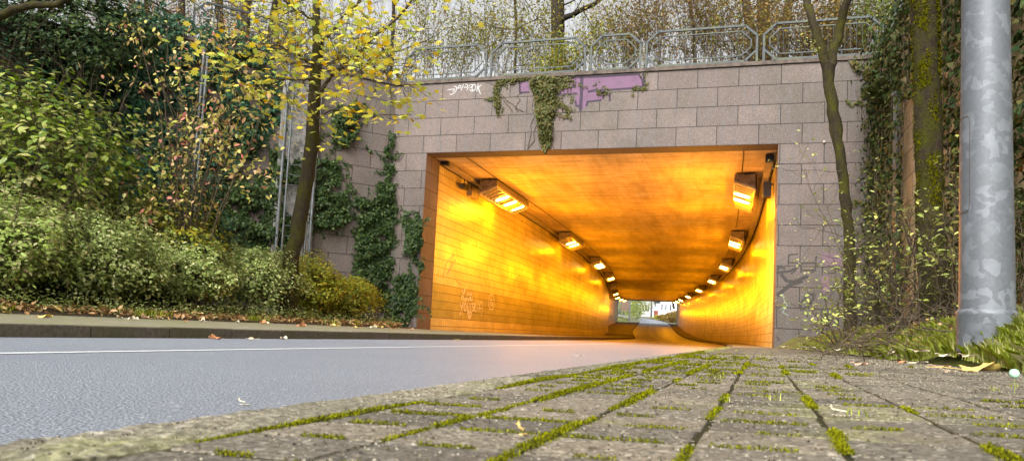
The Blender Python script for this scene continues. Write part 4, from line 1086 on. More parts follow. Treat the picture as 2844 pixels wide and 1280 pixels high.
mb = MB(); mb.tube(wob([atv(1412, 50, 23.3), atv(1450, 32, 22.8), atv(1500, 10, 22.3), atv(1560, -35, 21.8)], 10, .02, rg), np.linspace(.10, .05, 10), 9); tips = []
for x in (1440, 1465, 1490, 1515): grow(mb, atv(x, 35 - (x - 1440)*.3, 22.6), V3(.4, -.2, -.7 if x % 2 else .6), 1.4, .02, 3, rg, tips, .6, .05, 5, .6, (2, 4), .003)
mb.build('limb', M['bark_dark'], o)
specs = [  # x, D, lean dx at the top, width(px view), label, leaves
 (20, 19, -10, 16, 'thin trunk at the far left above the ivy bank', 'leaf_olive'), (95, 20, 10, 12, 'slim trunk above the ivy bank, right of the mossy limb start', 'leaf_olive'),
 (330, 22, 8, 10, 'slim bare trunk above the middle of the ivy bank', None), (372, 23, -6, 12, 'straight grey trunk above the ivy bank', None),
 (455, 21, 6, 18, 'brown trunk above the pink leaved bush', None), (560, 22, -12, 22, 'dark trunk with rising limbs behind the pink leaves', 'leaf_olive'),
 (612, 22.5, 10, 26, 'twin dark trunk with rising limbs behind the yellow maple', 'leaf_olive'), (668, 24, 34, 16, 'leaning trunk behind the yellow maple crown', 'leaf_olive'),
 (700, 25, -8, 12, 'narrow trunk behind the top of the maple', 'leaf_olive'), (985, 25, 6, 9, 'slim trunk behind the first railing panel', 'leaf_olive'),
 (1900, 24, -34, 26, 'leaning trunk behind the longest railing panel', 'leaf_olive'), (1925, 24.5, -10, 34, 'twisted broad trunk behind the end of the longest railing panel', 'leaf_olive'),
 (1965, 25, 26, 24, 'trunk rising behind the gap between two railing panels', 'leaf_russet'), (1755, 26, -28, 10, 'slim leaning trunk behind the longest railing panel', 'leaf_olive'),
 (2240, 24, 10, 18, 'trunk between the forked tree and the mossy trunk', 'leaf_lime'), (1300, 27, -5, 8, 'thin distant trunk behind the second railing panel', 'leaf_olive')]
for i, (x, D, dx, wpxl, lb, lm) in enumerate(specs):
    z0 = 6.95 if x > 500 else 6.6
    r = wpxl*1.1044/F*D/2
    park_tree('park_tree', pb(x, D, z0), [atv(x + dx*.3, 90, D), atv(x + dx*.6, 30, D), atv(x + dx, -40, D), atv(x + dx*2, -260, D)], [r*1.15, r, r*.9, r*.8, r*.5], lb, 60 + i, M['bark_dark'] if i % 2 else M['bark_grey'],
              7, M[lm] if lm else None, 1, (.06, .11), 1.9, None, .08, .032, .15)
# mossy limb entering at the upper left
rg = np.random.default_rng(91)
base = V3(*atv(-260, 150, 8.5)[:2], 0); base[2] = zbank(np.dot(KN, base[:2]), np.dot(KD, base[:2])) - .1
T = thing('mossy_tree', base, 'tree outside the left edge whose mossy limb reaches into the upper left corner', 'tree')
mb = MB(); mb.tube(wob([base, atv(-262, 300, 8.5), atv(-240, 150, 8.5), atv(-230, -150, 8.5)], 14, .02, rg), np.linspace(.2, .12, 14), 12, jit=.05, rg=rg); mb.build('trunk', M['bark_moss'], T)
mb = MB(); mb.tube(wob([atv(-240, 140, 8.5), atv(-100, 80, 8.5), atv(0, 42, 8.5), atv(40, 22, 8.5), atv(90, 12, 8.5), atv(140, 14, 8.5), atv(165, 2, 8.5), atv(200, -25, 8.4)], 26, .006, rg), np.linspace(.075, .032, 26)*rg.uniform(.9, 1.12, 26), 10, jit=.08, rg=rg)
tips = []
for x, y in ((60, 16), (110, 12), (165, 4)): grow(mb, atv(x, y, 8.5), V3(.5, -.1, .5), .7, .008, 2, rg, tips, .5, .1, 4, .6, (1, 3), .003)
mb.build('limb', M['bark_moss'], T)
# ================================================================ SHRUBS, IVY, HEDGES
def shrub(name, base, size, label, leafm, nleaf, lsz, seed, stemm=None, nstem=14, cat='shrub', group=None, shape='oval', up=.7, flat=.0, clump=.5, hollow=.55, thr=-.35, width=.7, arch=0):
    """dense shrub: stems fan out of the base, leaves fill an uneven shell"""
    rg = np.random.default_rng(seed); T = thing(name, base, label, cat, group); sx, sy, h = size
    mb = MB(); tips = []
    for k in range(nstem):
        a = rg.uniform(0, 2*pi); d = V3(cos(a)*sx*.5, sin(a)*sy*.5, h*rg.uniform(.6, 1.0)); s = base + V3(rg.normal()*sx*.18, rg.normal()*sy*.18, 0)
        grow(mb, s, d, h*rg.uniform(.7, 1.05), rg.uniform(.006, .014), 2, rg, tips, .45, .05, 5, .6, (1, 3), .003)
    mb.build('stem', stemm or M['twig_dark'], T)
    n = nleaf*2; U = unit(rg.normal(size=(n, 3))); rr = rg.uniform(hollow, 1.0, n)**(1/2.2)
    P = U*rr[:, None]; P[:, 2] = P[:, 2]*.5 + .5
    W = P*V3(sx, sy, h) + base
    lump = vnoise(W, .9, seed)*.16 + vnoise(W, .35, seed + 1)*.07
    P2 = (P - V3(0, 0, .45))*(1 + lump)[:, None] + V3(0, 0, .45); W = P2*V3(sx, sy, h) + base
    keep = (vnoise(W, clump, seed + 2) > thr) & (W[:, 2] > base[2] + .02); W = W[keep]
    if name == 'roadside_shrub': W = W[rg.uniform(size=len(W)) < np.clip((W[:, 2] - base[2])/(h*.55), .25, 1)]
    W = W[:nleaf]
    out = unit((W - base - V3(0, 0, h*.4))/V3(sx, sy, h))
    leaf_cloud('foliage', W, lsz, leafm, T, None, shape, up, out*.7, .25, rg, width)
    return T
def on_bank(x, y_unused, D): 
    p = atv(x, 700, D); o, t_ = np.dot(KN, p[:2]), np.dot(KD, p[:2]); 
    al = np.dot(V3(p[0], p[1], 0) - KC, WD)
    z = .37 if (al < WL + .5) else zbank(o, t_)
    return V3(p[0], p[1], z)
# front hedge: shrubs standing in a row along the left pavement (offset about -10)
words_h = ['far left', 'second from the left end', 'third from the left end', 'fourth along', 'fifth along', 'just left of the maple trunk', 'right of the maple trunk', 'golden, nearer the tunnel', 'last one, beside the tunnel mouth']
ts = [2.0, 3.7, 5.4, 7.1, 8.8, 10.6, 12.5, 14.3, 16.0]
hm = ['leaf_lime', 'leaf_hedge', 'leaf_pale', 'leaf_pale', 'leaf_hedge', 'leaf_hedge', 'leaf_hedge', 'leaf_hedge_warm', 'leaf_hedge_warm']
hh = [1.75, 1.70, 1.62, 1.58, 1.55, 1.45, 1.5, 1.45, 1.15]
hdesc = ['bright green bramble mound at the left edge behind the kerb', 'leafy light green shrub beside the bramble at the left edge', 'pale green shrub behind the left pavement, under the pink bush', 'whitish green shrub in the middle of the roadside row',
         'light green shrub left of the maple foot', 'green shrub hiding the foot of the leaning maple', 'green shrub just right of the leaning maple', 'yellowish shrub under the ivied wing wall', 'low golden shrub beside the tunnel mouth']
for i, t_ in enumerate(ts):
    b = kp(-10.35, t_, .3)
    shrub('roadside_shrub', b, (1.15, 1.15, hh[i]*1.02), hdesc[i], M[hm[i]], 12500, (.04, .085), 200 + i, group='shrubs in a row behind the left pavement', thr=-.3, clump=.33, hollow=.2)
# skirt of low growth and litter behind the edging
rg = np.random.default_rng(300)
n = 9000; oo = -9.2 - np.abs(rg.normal(size=n))*.35; tt = rg.uniform(-1, 17.3, n); zz = .2 + np.abs(rg.normal(size=n))*.10 + rg.uniform(0, .12, n)*(vnoise(np.stack([tt, tt*0, tt*0], 1), 1.1, 8) + 1)
P = np.stack([KN[0]*oo + KD[0]*tt, KN[1]*oo + KD[1]*tt, zz], 1)
props(leaf_cloud('undergrowth', P, (.03, .07), M['leaf_hedge'], None, None, 'oval', .9, None, .1, rg, .6), kind='stuff')
n = 5200; oo = -9.12 - np.abs(rg.normal(size=n))*.45 + .12*(rg.uniform(size=n) < .3); tt = rg.uniform(-1, 17.3, n)
P = np.stack([KN[0]*oo + KD[0]*tt, KN[1]*oo + KD[1]*tt, .20 + rg.uniform(0, .10, n)], 1); P = P[(vnoise(np.stack([tt, tt*0, oo], 1), .9, 15) > -.5)]
props(leaf_cloud('leaf_litter_left', P, (.05, .13), M['leaf_dry'], None, None, 'oval', .7, None, .0, rg, .6), kind='stuff')
# ivy blanket over the bank
rg = np.random.default_rng(301)
def bank_pts(n, o0, o1, t0, t1, lift=(.02, .35)):
    oo = rg.uniform(o0, o1, n); tt = rg.uniform(t0, t1, n); P = KN[None]*oo[:, None] + KD[None]*tt[:, None]
    Pz = []
    for o, t_, p in zip(oo, tt, P):
        al = np.dot(V3(p[0], p[1], 0) - KC, WD); Pz.append(zbank(o, t_) if al > WL else -5)
    P = np.concatenate([P, np.array(Pz)[:, None]], 1); P = P[P[:, 2] > -1]
    P[:, 2] += rg.uniform(lift[0], lift[1], len(P)) + .25*vnoise(P, 1.6, 12); return P
P = bank_pts(42000, -17.8, -10.6, -3, 12.5)
props(leaf_cloud('ivy_blanket', P, (.07, .13), M['ivy_teal'], None, None, 'ivy', .5, unit(V3(KN[0], KN[1], 1.2)), .5, rg, .9), kind='stuff')
# shrubs and mounds on the slope
B = [(30, 12.2, (1.7, 1.5, 3.3), 'leaf_lime', 3600, (.10, .17), 'tall lime green shrub with big leaves at the left edge of the slope', .05),
     (170, 13.2, (1.7, 1.5, 3.0), 'leaf_lime', 2600, (.09, .16), 'second lime green shrub right of the one at the left edge', .15),
     (60, 11.4, (1.5, 1.1, 2.0), 'ivy_brown', 3800, (.05, .09), 'brownish thicket behind the lime bramble at the left', -.1),
     (210, 16.4, (2.6, 1.5, 2.1), 'ivy_teal', 9000, (.08, .14), 'dark bluish ivy mound at the top of the bank', -.4),
     (345, 15.2, (1.9, 1.4, 3.3), 'ivy_teal', 9000, (.08, .14), 'dark bluish ivy mound in the middle of the bank', -.4),
     (120, 15.8, (2.0, 1.4, 2.5), 'ivy', 7000, (.08, .14), 'deep green ivy mound behind the lime shrubs', -.4),
     (300, 13.4, (1.3, 1.1, 1.9), 'leaf_hedge', 4500, (.07, .12), 'mixed green shrub at the foot of the ivy bank', -.15),
     (410, 13.8, (1.2, 1.0, 2.2), 'leaf_hedge_warm', 4500, (.07, .12), 'olive shrub below the pink leaved bush', -.15)]
for i, (x, D, sz, lm, n, ls, lb, thr) in enumerate(B):
    shrub('slope_shrub', on_bank(x, 0, D), sz, lb, M[lm], n, ls, 400 + i, group='shrubs on the left bank', thr=thr, clump=.7, hollow=.2, shape='ivy' if 'ivy' in lm else 'oval', width=.65)
# pink and straw leaved bush hanging in front of the wall
rg = np.random.default_rng(500); D = 13.6
base = on_bank(470, 0, D)
T = thing('dogwood_bush', base, 'tall loose bush with pinkish and straw leaves left of the concrete strip', 'bush')
mb = MB(); tips = []
for k, (x, y) in enumerate([(420, 60), (470, 30), (520, 70), (560, 40), (600, 90), (450, 160), (640, 130), (540, 180), (620, 220), (400, 200), (580, 330), (500, 300), (650, 300), (380, 120), (690, 240), (680, 160), (350, 60), (480, 380), (600, 400)]):
    e = atv(x, y, D + rg.uniform(-.9, .6)); m = (base + e)/2 + V3(rg.normal()*.3, rg.normal()*.2, .7)
    Q = wob([base + rg.normal(size=3)*.15*V3(1, 1, 0), m, e], 10, .04, rg); mb.tube(Q, np.linspace(.02, .006, 10), 5, cap=False)
    for q in Q[6:]: grow(mb, q, unit(rg.normal(size=3) - V3(0, 0, .2)), rg.uniform(.5, 1.0), .006, 1, rg, tips, .6, -.08, 4, .6, (1, 3), .002)
mb.build('stem', M['twig_dark'], T)
leaf_cloud('foliage', scatter(tips, 2, .16, rg), (.08, .14), M['leaf_pink'], T, None, 'oval', .3, None, 1.0, rg, .62)

# ---- ivy on the walls
def wall_ivy(name, P0, d, nrm, polys, n, lsz, mat, label, seed, thick=.12, thr=-.5, stem=True, cat='ivy', sc=.5, jt=1.0):
    """polys: photo-pixel polygons projected on the wall plane; leaves fill them with ragged edges"""
    rg = np.random.default_rng(seed)
    def inside(q, poly):
        x, y = q[:, 0], q[:, 1]; c = np.zeros(len(q), bool); m = len(poly); j = m - 1
        for i in range(m):
            xi, yi = poly[i]; xj, yj = poly[j]
            c ^= ((yi > y) != (yj > y)) & (x < (xj - xi)*(y - yi)/(yj - yi + 1e-12) + xi); j = i
        return c
    W = []; 
    polys2 = []
    for pl in polys:
        Q = np.array([[np.dot(onplane(x*1.1044, y*1.1044, P0, nrm) - P0, d), onplane(x*1.1044, y*1.1044, P0, nrm)[2]] for x, y in pl]); polys2.append(Q)
    areas = []
    for Q in polys2: areas.append(abs(np.sum(Q[:, 0]*np.roll(Q[:, 1], -1) - np.roll(Q[:, 0], -1)*Q[:, 1]))/2)
    for Q, A in zip(polys2, areas):
        k = int(n*A/sum(areas)*2.2); lo, hi = Q.min(0) - .1, Q.max(0) + .1
        box = (hi - lo).prod(); q = rg.uniform(lo, hi, (int(k*box/A) + 10, 2)); jq = q + rg.normal(size=q.shape)*.05*jt + .16*jt*np.stack([vnoise(np.c_[q, q[:, :1]*0], .7, seed + 9), vnoise(np.c_[q, q[:, :1]*0], .6, seed + 11)], 1)
        q = q[inside(jq, Q)]; W.append(q[:k])
    q = np.concatenate(W); P3 = P0[None]*V3(1, 1, 0) + d[None]*q[:, :1] + np.stack([q[:, 0]*0, q[:, 0]*0, q[:, 1]], 1)
    keep = vnoise(P3, sc, seed) > thr + rg.uniform(-.35, .25, len(P3)); P3 = P3[keep]; m = len(P3)
    P3 = P3 + nrm[None]*(.02 + np.abs(rg.normal(size=(m, 1)))*thick*(.6 + .5*vnoise(P3, .8, seed + 3)[:, None]).clip(.15, 2))
    org = V3(*(P0 + d*q[:, 0].mean())[:2], max(.2, q[:, 1].min()))
    T = thing(name, org, label, cat)
    L = rg.uniform(lsz[0], lsz[1], m)
    v, kk = leaves_verts(P3, nrm[None] + rg.normal(size=(m, 3))*.45 + V3(0, 0, .35), V3(0, 0, -1)[None] + rg.normal(size=(m, 3))*.6, L, L*.95, 'ivy')
    RL = []
    for Q, A in zip(polys2, areas):                # creeping runners that leave the sheet, a leaf every few centimetres
        c0 = Q.mean(0)
        for _ in range(int(2 + 3*jt + A*5*jt)):
            i = rg.integers(0, len(Q)); p = Q[i] + (Q[(i + 1) % len(Q)] - Q[i])*rg.uniform(); dr = unit((p - c0)*V3(1, 1, 0)[:2] + rg.normal(size=2)*.3 + np.array([0, .25])); p = p - dr*.15
            pts = []
            for k in range(int(rg.uniform(8, 26))):
                dr = unit(dr + rg.normal(size=2)*.35); p = p + dr*.035; pts.append(p)
                for _k in range(rg.integers(1, 4)): RL.append(p + rg.normal(size=2)*.03)
    RL = np.array(RL); RL = RL[RL[:, 1] > .3]; P4 = P0[None]*V3(1, 1, 0) + d[None]*RL[:, :1] + np.stack([RL[:, 0]*0, RL[:, 0]*0, RL[:, 1]], 1) + nrm*.03; m = len(P4); L = rg.uniform(lsz[0]*.7, lsz[1]*.9, m)
    v4, kk = leaves_verts(P4, nrm[None] + rg.normal(size=(m, 3))*.35 + V3(0, 0, .35), V3(0, 0, -1)[None] + rg.normal(size=(m, 3))*.7, L, L*.95, 'ivy')
    fast_mesh('foliage', np.concatenate([v, v4]), kk, mat, T)
    if stem:
        mb = MB()
        for Q in polys2:
            lo, hi = Q.min(0), Q.max(0)
            for _ in range(4):
                u = rg.uniform(lo[0], hi[0]); u2 = rg.uniform(lo[0], hi[0])
                pts = [P0*V3(1, 1, 0) + nrm*.012 + d*(u + (u2 - u)*f + rg.normal()*.04) + V3(0, 0, lo[1] + (hi[1] - lo[1])*f) for f in np.linspace(.05, .9, 9)]
                mb.tube(pts, np.linspace(.012, .004, 9), 4, cap=False)
        mb.build('stem', M['twig'], T)
    return T
FW = (RF, EU, -EV); LWW = (KC, WD, WN); RWW = (FRC, RWD, -EU)
wall_ivy('wall_ivy', *FW, [[(1362, 190), (1400, 190), (1402, 240), (1392, 300), (1388, 350), (1375, 385), (1362, 375), (1352, 300), (1345, 240), (1335, 205)]], 2600, (.04, .08), M['ivy_brown'], 'olive brown ivy hanging from the parapet over the middle of the opening', 601, .13, -.8, sc=.25, jt=.25)
wall_ivy('wall_ivy', *FW, [[(1250, 205), (1330, 192), (1330, 202), (1310, 206), (1262, 215), (1258, 235), (1262, 262), (1252, 290), (1244, 270), (1242, 255), (1215, 252), (1240, 238)]], 420, (.035, .06), M['ivy_brown'], 'thin ivy strands left of the hanging ivy on the stone', 602, .04, -.5, sc=.25, jt=.2)
wall_ivy('wall_ivy', *FW, [[(1400, 192), (1440, 190), (1425, 215), (1405, 235)], [(1390, 255), (1425, 262), (1440, 300), (1435, 305), (1418, 275), (1395, 268)], [(1500, 230), (1530, 226), (1530, 236), (1502, 240)], [(1590, 222), (1622, 220), (1624, 228), (1592, 230)]], 200, (.035, .055), M['ivy_brown'], 'small ivy sprigs creeping over the purple graffiti', 603, .03, -.7, sc=.2, jt=.2)
wall_ivy('wall_ivy', *FW, [[(1018, 560), (1050, 538), (1060, 560), (1058, 670), (1040, 670), (1030, 620), (1022, 590)], [(1000, 690), (1042, 690), (1046, 760), (1036, 830), (1000, 830)]], 2600, (.05, .09), M['ivy'], 'dark ivy clump on the stone corner of the tunnel mouth', 604, .14, -.6, sc=.4)
wall_ivy('wall_ivy', *LWW, [[(905, 500), (960, 470), (985, 470), (1000, 520), (992, 600), (995, 690), (985, 800), (900, 700), (888, 640), (905, 560)], [(965, 400), (985, 340), (992, 400), (985, 460), (975, 460)]], 5200, (.05, .09), M['ivy'], 'broad dark ivy sheet in the corner where the walls meet', 605, .16, -.7, sc=.4)
wall_ivy('wall_ivy', *LWW, [[(782, 480), (870, 480), (872, 530), (860, 580), (800, 570), (782, 560)], [(840, 290), (905, 270), (905, 310), (870, 380), (830, 360)], [(790, 400), (845, 400), (845, 450), (790, 460)]], 3300, (.05, .09), M['ivy'], 'ivy patches right of the leaning maple trunk', 606, .14, -.45, sc=.4)
wall_ivy('wall_ivy', *LWW, [[(470, 400), (560, 420), (640, 480), (700, 470), (740, 560), (740, 680), (470, 680)], [(690, 380), (760, 400), (760, 440), (690, 460)], [(560, 300), (680, 290), (640, 380), (580, 400)]], 8000, (.06, .10), M['ivy'], 'ivy patch below the trellis on the wing wall', 607, .16, -.4, sc=.4)
wall_ivy('wall_ivy', *LWW, [[(250, 60), (380, 40), (640, 110), (700, 230), (690, 300), (620, 370), (540, 470), (470, 600), (250, 600)]], 12000, (.07, .12), M['ivy_teal'], 'deep green ivy over the left half of the wing wall', 608, .22, -.25, sc=.7)
# right hand side
wall_ivy('wall_ivy', *FW, [[(2150, 165), (2240, 160), (2240, 800), (2205, 800), (2205, 640), (2190, 470), (2205, 330), (2195, 240)]], 2600, (.06, .11), M['ivy_brown'], 'brownish ivy creeping on the face beside the right corner', 610, .20, .0, sc=.5)
def ruv(x, y): p = onplane(x*1.1044, y*1.1044, FRC, EU); return np.dot(p - FRC, RWD), p[2]
rg = np.random.default_rng(611)
n = 26000; u = rg.uniform(.1, 11.9, n); z = rg.uniform(.3, 7.4, n); P = FRC[None]*V3(1, 1, 0) + RWD[None]*u[:, None] + np.stack([u*0, u*0, z], 1) - EU[None]*(.03 + np.abs(rg.normal(size=(n, 1)))*.2)
vx, vy = topx(P)
keep = ~((vx > 2268) & (vx < 2320) & (vy > 245 + rg.normal(size=n)*6)) & ~((vx > 2360) & (vx < 2382) & (vy > 420) & (vy < 520)); keep &= vnoise(P, .9, 5) > -.75
T = thing('wall_ivy', FRC + RWD*6 - EU*.1, 'thick ivy curtain covering the right wing wall behind the steel mast', 'ivy')
for k, (lo, hi, m_) in enumerate(((0, .55, 'ivy_brown'), (.55, 1.01, 'ivy'))):
    sel = keep & (rg.uniform(size=n) >= lo) & (rg.uniform(size=n) < hi) if k == 0 else keep & (rg.uniform(size=n) < .55)
    Q = P[sel]; m = len(Q); L = rg.uniform(.06, .12, m)
    v, kk = leaves_verts(Q, -EU[None] + rg.normal(size=(m, 3))*.5 + V3(0, 0, .4), V3(0, 0, -1)[None] + rg.normal(size=(m, 3))*.6, L, L*.9, 'ivy'); fast_mesh('foliage', v, kk, M[m_], T)
mb = MB()
for _ in range(16):
    u0 = rg.uniform(.5, 11); pts = [FRC*V3(1, 1, 0) + RWD*(u0 + rg.normal()*.1 + f) - EU*.25 + V3(0, 0, .4 + f*6.3) for f in np.linspace(0, 1, 10)]; mb.tube(pts, np.linspace(.02, .006, 10), 5, cap=False)
mb.build('stem', M['twig'], T)
# overhanging ivy canopy at the right corner
rg = np.random.default_rng(612)
cc = onplane(2300*1.1044, 230*1.1044, FRC, EU)
base = FRC + RWD*.8 - EU*.1 + V3(0, 0, 5.0)
T = thing('ivy_canopy', base, 'pale green ivy tuft jutting out under the edge-on railing', 'ivy')
n = 1500; q = np.stack([rg.uniform(2170, 2300, n), rg.uniform(0, 1, n)], 1); yy = np.interp(q[:, 0], [2170, 2210, 2300], [232, 200, 182]) + q[:, 1]*np.interp(q[:, 0], [2170, 2210, 2300], [12, 60, 60])
P = np.array([atv(x, y, 15.2 + rg.uniform(-.7, .7)) for x, y in zip(q[:, 0], yy)]); leaf_cloud('foliage', P, (.07, .12), M['ivy_light'], T, None, 'ivy', 1.4, None, .2, rg, .9)
mb = MB()
for k in range(9):
    a = base + V3(0, 0, rg.uniform(-.5, .8)); b = P[rg.integers(0, n)]; mb.tube(wob([a, (a + b)/2 + V3(0, 0, .15), b], 7, .02, rg), np.linspace(.012, .004, 7), 4, cap=False)
mb.build('stem', M['twig'], T)

# ---- bushes behind the railing: masses of thin stems with small brown and olive leaves
def twiggy(base, w, h, label, leafm, seed, nst=26, dep=.8, per=1, lsz=(.045, .09), name='parapet_bush'):
    rg = np.random.default_rng(seed); T = thing(name, base, label, 'bush', 'thin stemmed bushes behind the railing'); mb = MB(); tips = []
    for k in range(nst):
        s = base + EU*rg.uniform(-w/2, w/2) + EV*rg.uniform(-dep/2, dep/2)
        grow(mb, s, V3(rg.normal()*.28, rg.normal()*.2, 1), h*rg.uniform(.55, 1.0), rg.uniform(.008, .014), 2, rg, tips, .38, .18, 6, .55, (3, 5), .003, .16)
    mb.build('stem', M['twig'], T)
    leaf_cloud('foliage', scatter(tips, per, .07, rg), lsz, leafm, T, None, 'oval', .3, None, .5, rg, .65)
bl = [(1060, 2.6, 'leaf_olive', 'olive bush behind the first railing panel, next to the maple leaves'), (1190, 2.9, 'leaf_olive', 'loose olive bush behind the post gap of the first two panels'), (1300, 2.7, 'leaf_olive', 'greenish bush left of the thick dark trunk'),
      (1372, 1.3, 'leaf_hedge_warm', 'dense yellow green bush at the foot of the thick dark trunk'), (1480, 2.5, 'leaf_olive', 'sparse bush behind the post gap right of the dark trunk'), (1570, 2.8, 'leaf_russet', 'russet bush behind the short railing panel'),
      (1680, 2.9, 'leaf_russet', 'russet bush behind the start of the longest railing panel'), (1790, 2.6, 'leaf_russet', 'brown leaved bush behind the middle of the longest railing panel'), (1890, 2.2, 'leaf_olive', 'thin bush around the twisted trunks'),
      (2000, 2.2, 'leaf_russet', 'brown brush left of the forked tree'), (2090, 2.0, 'leaf_russet', 'brown brush seen through the fork of the mossy tree'), (2180, 2.2, 'leaf_russet', 'dense brown brush right of the forked tree'), (2260, 2.6, 'leaf_lime', 'yellow green bush left of the big mossy trunk')]
for i, (x, h, lm, lb) in enumerate(bl):
    u = u_at(x*1.1044, 200); base = fc(u, 1.5 + .5*(i % 3), 6.95)
    twiggy(base, 1.5, h, lb, M[lm], 700 + i, 26 if x > 1950 else 20, per=2, lsz=(.05, .10))
for i, (x, D, h, lb) in enumerate([(420, 21, 2.5, 'straw coloured brush on the left skyline above the bank'), (500, 21.5, 2.8, 'thin brush on the skyline behind the pink bush'), (590, 22, 2.6, 'thin brush on the skyline behind the pink bush, further right'), (680, 22.5, 2.6, 'brush behind the maple crown, left part'), (770, 23, 2.6, 'brush behind the maple crown, middle part'),
                                   (860, 23.5, 2.7, 'brush behind the maple crown, right part'), (950, 23, 2.7, 'brush between the maple crown and the first railing panel'), (300, 20.5, 2.3, 'pale brush on the skyline above the ivy mound')]):
    twiggy(pb(x, D, 6.7), 2.2, h, lb, M['leaf_olive' if x > 520 else 'leaf_russet'], 740 + i, 16, 1.2, per=1, lsz=(.06, .12))
# far backdrop of the park: a second row of taller thin growth further back
rg = np.random.default_rng(760)
mbk = MB(); tips = []
for k in range(150):
    x = rg.uniform(-100, 2500); D = rg.uniform(28, 40); b = pb(x, D, 7.2); L = rg.uniform(3.5, 7)
    grow(mbk, b, V3(rg.normal()*.15, rg.normal()*.1, 1), L, rg.uniform(.02, .045), 2, rg, tips, .42, .2, 6, .55, (3, 5), .006, .14)
props(mbk.build('far_woods', M['twig']), 'thin stems of the park wood behind the railing', 'woods', kind='stuff')
sel = np.array(tips); sel = sel[rg.uniform(size=len(sel)) < .35]
props(leaf_cloud('far_woods_foliage', sel + rg.normal(size=sel.shape)*.12, (.08, .17), M['leaf_olive'], None, None, 'oval', .3, None, .5, rg, .7), 'small leaves of the park wood behind the railing', 'woods', kind='stuff')

# ---- shrubs on the right verge
def vbase(x, D): 
    p = atv(x, 800, D); return V3(p[0], p[1], zver(np.dot(KN, p[:2]), np.dot(KD, p[:2])) - .03)
def open_shrub(base, targets, label, seed, leafm, stemm, r0=.012, per=1, lsz=(.05, .09), dens=(2, 3), kind='bare_shrub', twl=.45):
    rg = np.random.default_rng(seed); T = thing(kind, base, label, 'shrub'); mb = MB(); tips = []
    for e in targets:
        s = base + V3(rg.normal()*.05, rg.normal()*.05, 0); m = s*.5 + e*.5 + V3(rg.normal()*.06, rg.normal()*.06, .06)
        Q = wob([s, m, e], 12, .015, rg); mb.tube(Q, np.linspace(r0, r0*.3, 12), 6, cap=False)
        for q in Q[4:]:
            for _ in range(1 if rg.uniform() < .6 else 2): grow(mb, q, unit((e - s)/np.linalg.norm(e - s)*.7 + rg.normal(size=3)*.6), rg.uniform(.5, 1.1)*twl, r0*.3, 1, rg, tips, .5, .05, 4, .6, (1, 2), .0015)
    mb.build('stem', stemm, T)
    tips = [q for q in tips if rg.uniform() < .32]
    if leafm is not None: leaf_cloud('foliage', scatter(tips, per, .03, rg), lsz, leafm, T, None, 'oval', .9, None, .1, rg, .55)
    return T
b = vbase(2262, 7.6); tg = [atv(x, y, 7.6 + dz) for x, y, dz in ((2215, 600, 0), (2240, 560, .2), (2265, 540, -.2), (2300, 600, .1), (2340, 570, -.3), (2185, 680, .1), (2365, 640, .2), (2380, 700, 0), (2200, 740, -.2), (2330, 700, -.4), (2160, 720, 0), (2285, 650, .3))]
open_shrub(b, tg, 'many stemmed bare shrub between the two mossy trunks', 801, M['twig_leaf'], M['twig_dark'], .019)
b = vbase(2120, 9.5); tg = [atv(x, y, 9.5 + dz) for x, y, dz in ((2045, 790, 0), (2075, 740, .2), (2100, 700, 0), (2150, 730, .2), (2170, 780, 0), (2060, 830, -.3), (2190, 760, .2), (2130, 660, .1))]
open_shrub(b, tg, 'low leafy shrub at the foot of the forked tree', 802, M['twig_leaf'], M['twig_dark'], .012, 2)
b = vbase(2412, 7.4); tg = [atv(x, y, 7.2 + dz) for x, y, dz in ((2370, 480, 0), (2400, 430, .2), (2440, 470, 0), (2340, 560, .2), (2450, 560, 0), (2420, 600, -.3), (2390, 380, .2), (2365, 650, .1))]
open_shrub(b, tg, 'leafy shrub between the thick mossy trunk and the steel mast', 803, M['twig_leaf'], M['twig'], .010, 1)
b = vbase(2570, 7.0); tg = [atv(x, y, 7.0 + dz) for x, y, dz in ((2545, 600, 0), (2570, 520, .2), (2590, 450, 0), (2560, 700, .2), (2600, 640, 0))]
open_shrub(b, tg, 'leafy shrub right of the steel mast at the frame edge', 804, M['ivy_light'], M['twig'], .011, 3)
b = vbase(2200, 10.6); tg = [atv(x, y, 10.6 + dz) for x, y, dz in ((2140, 470, 0), (2175, 430, .2), (2200, 400, 0), (2230, 480, .2), (2160, 560, 0), (2010, 410, -.3), (2060, 450, 0), (2220, 600, 0))]
open_shrub(b, tg, 'tall thin shrub with pale leaves behind the forked tree', 805, M['twig_leaf'], M['twig'], .008, 1)
# brambly litter band behind the grass
rg = np.random.default_rng(806); mb = MB()
for k in range(340):
    x = rg.uniform(2080, 2640); D = rg.uniform(5.5, 9.5); s = vbase(x, D) + V3(0, 0, rg.uniform(.02, .25)); d = unit(V3(rg.normal(), rg.normal()*.5, rg.normal()*.35)); L = rg.uniform(.2, .7)
    mb.tube([s, s + d*L*.5 + V3(0, 0, rg.normal()*.04), s + d*L], [.005, .004, .002], 4, cap=False)
props(mb.build('twig_litter', M['twig']), kind='stuff')
def scatter_verge(n, x0, x1, D0, D1, lift, rg):
    out = []
    for _ in range(n):
        x = rg.uniform(x0, x1); D = D0 + (D1 - D0)*rg.uniform()**.8; p = atv(x, 800, D); o, t_ = np.dot(KN, p[:2]), np.dot(KD, p[:2])
        if o < pav_edge(t_) + .03: continue
        out.append(V3(p[0], p[1], zver(o, t_) + lift*rg.uniform()))
    return np.array(out)
P = scatter_verge(5200, 2000, 2700, 5.4, 14, .12, rg); props(leaf_cloud('leaf_litter', P, (.03, .08), M['leaf_dry'], None, None, 'oval', .8, None, .0, rg, .7), kind='stuff')

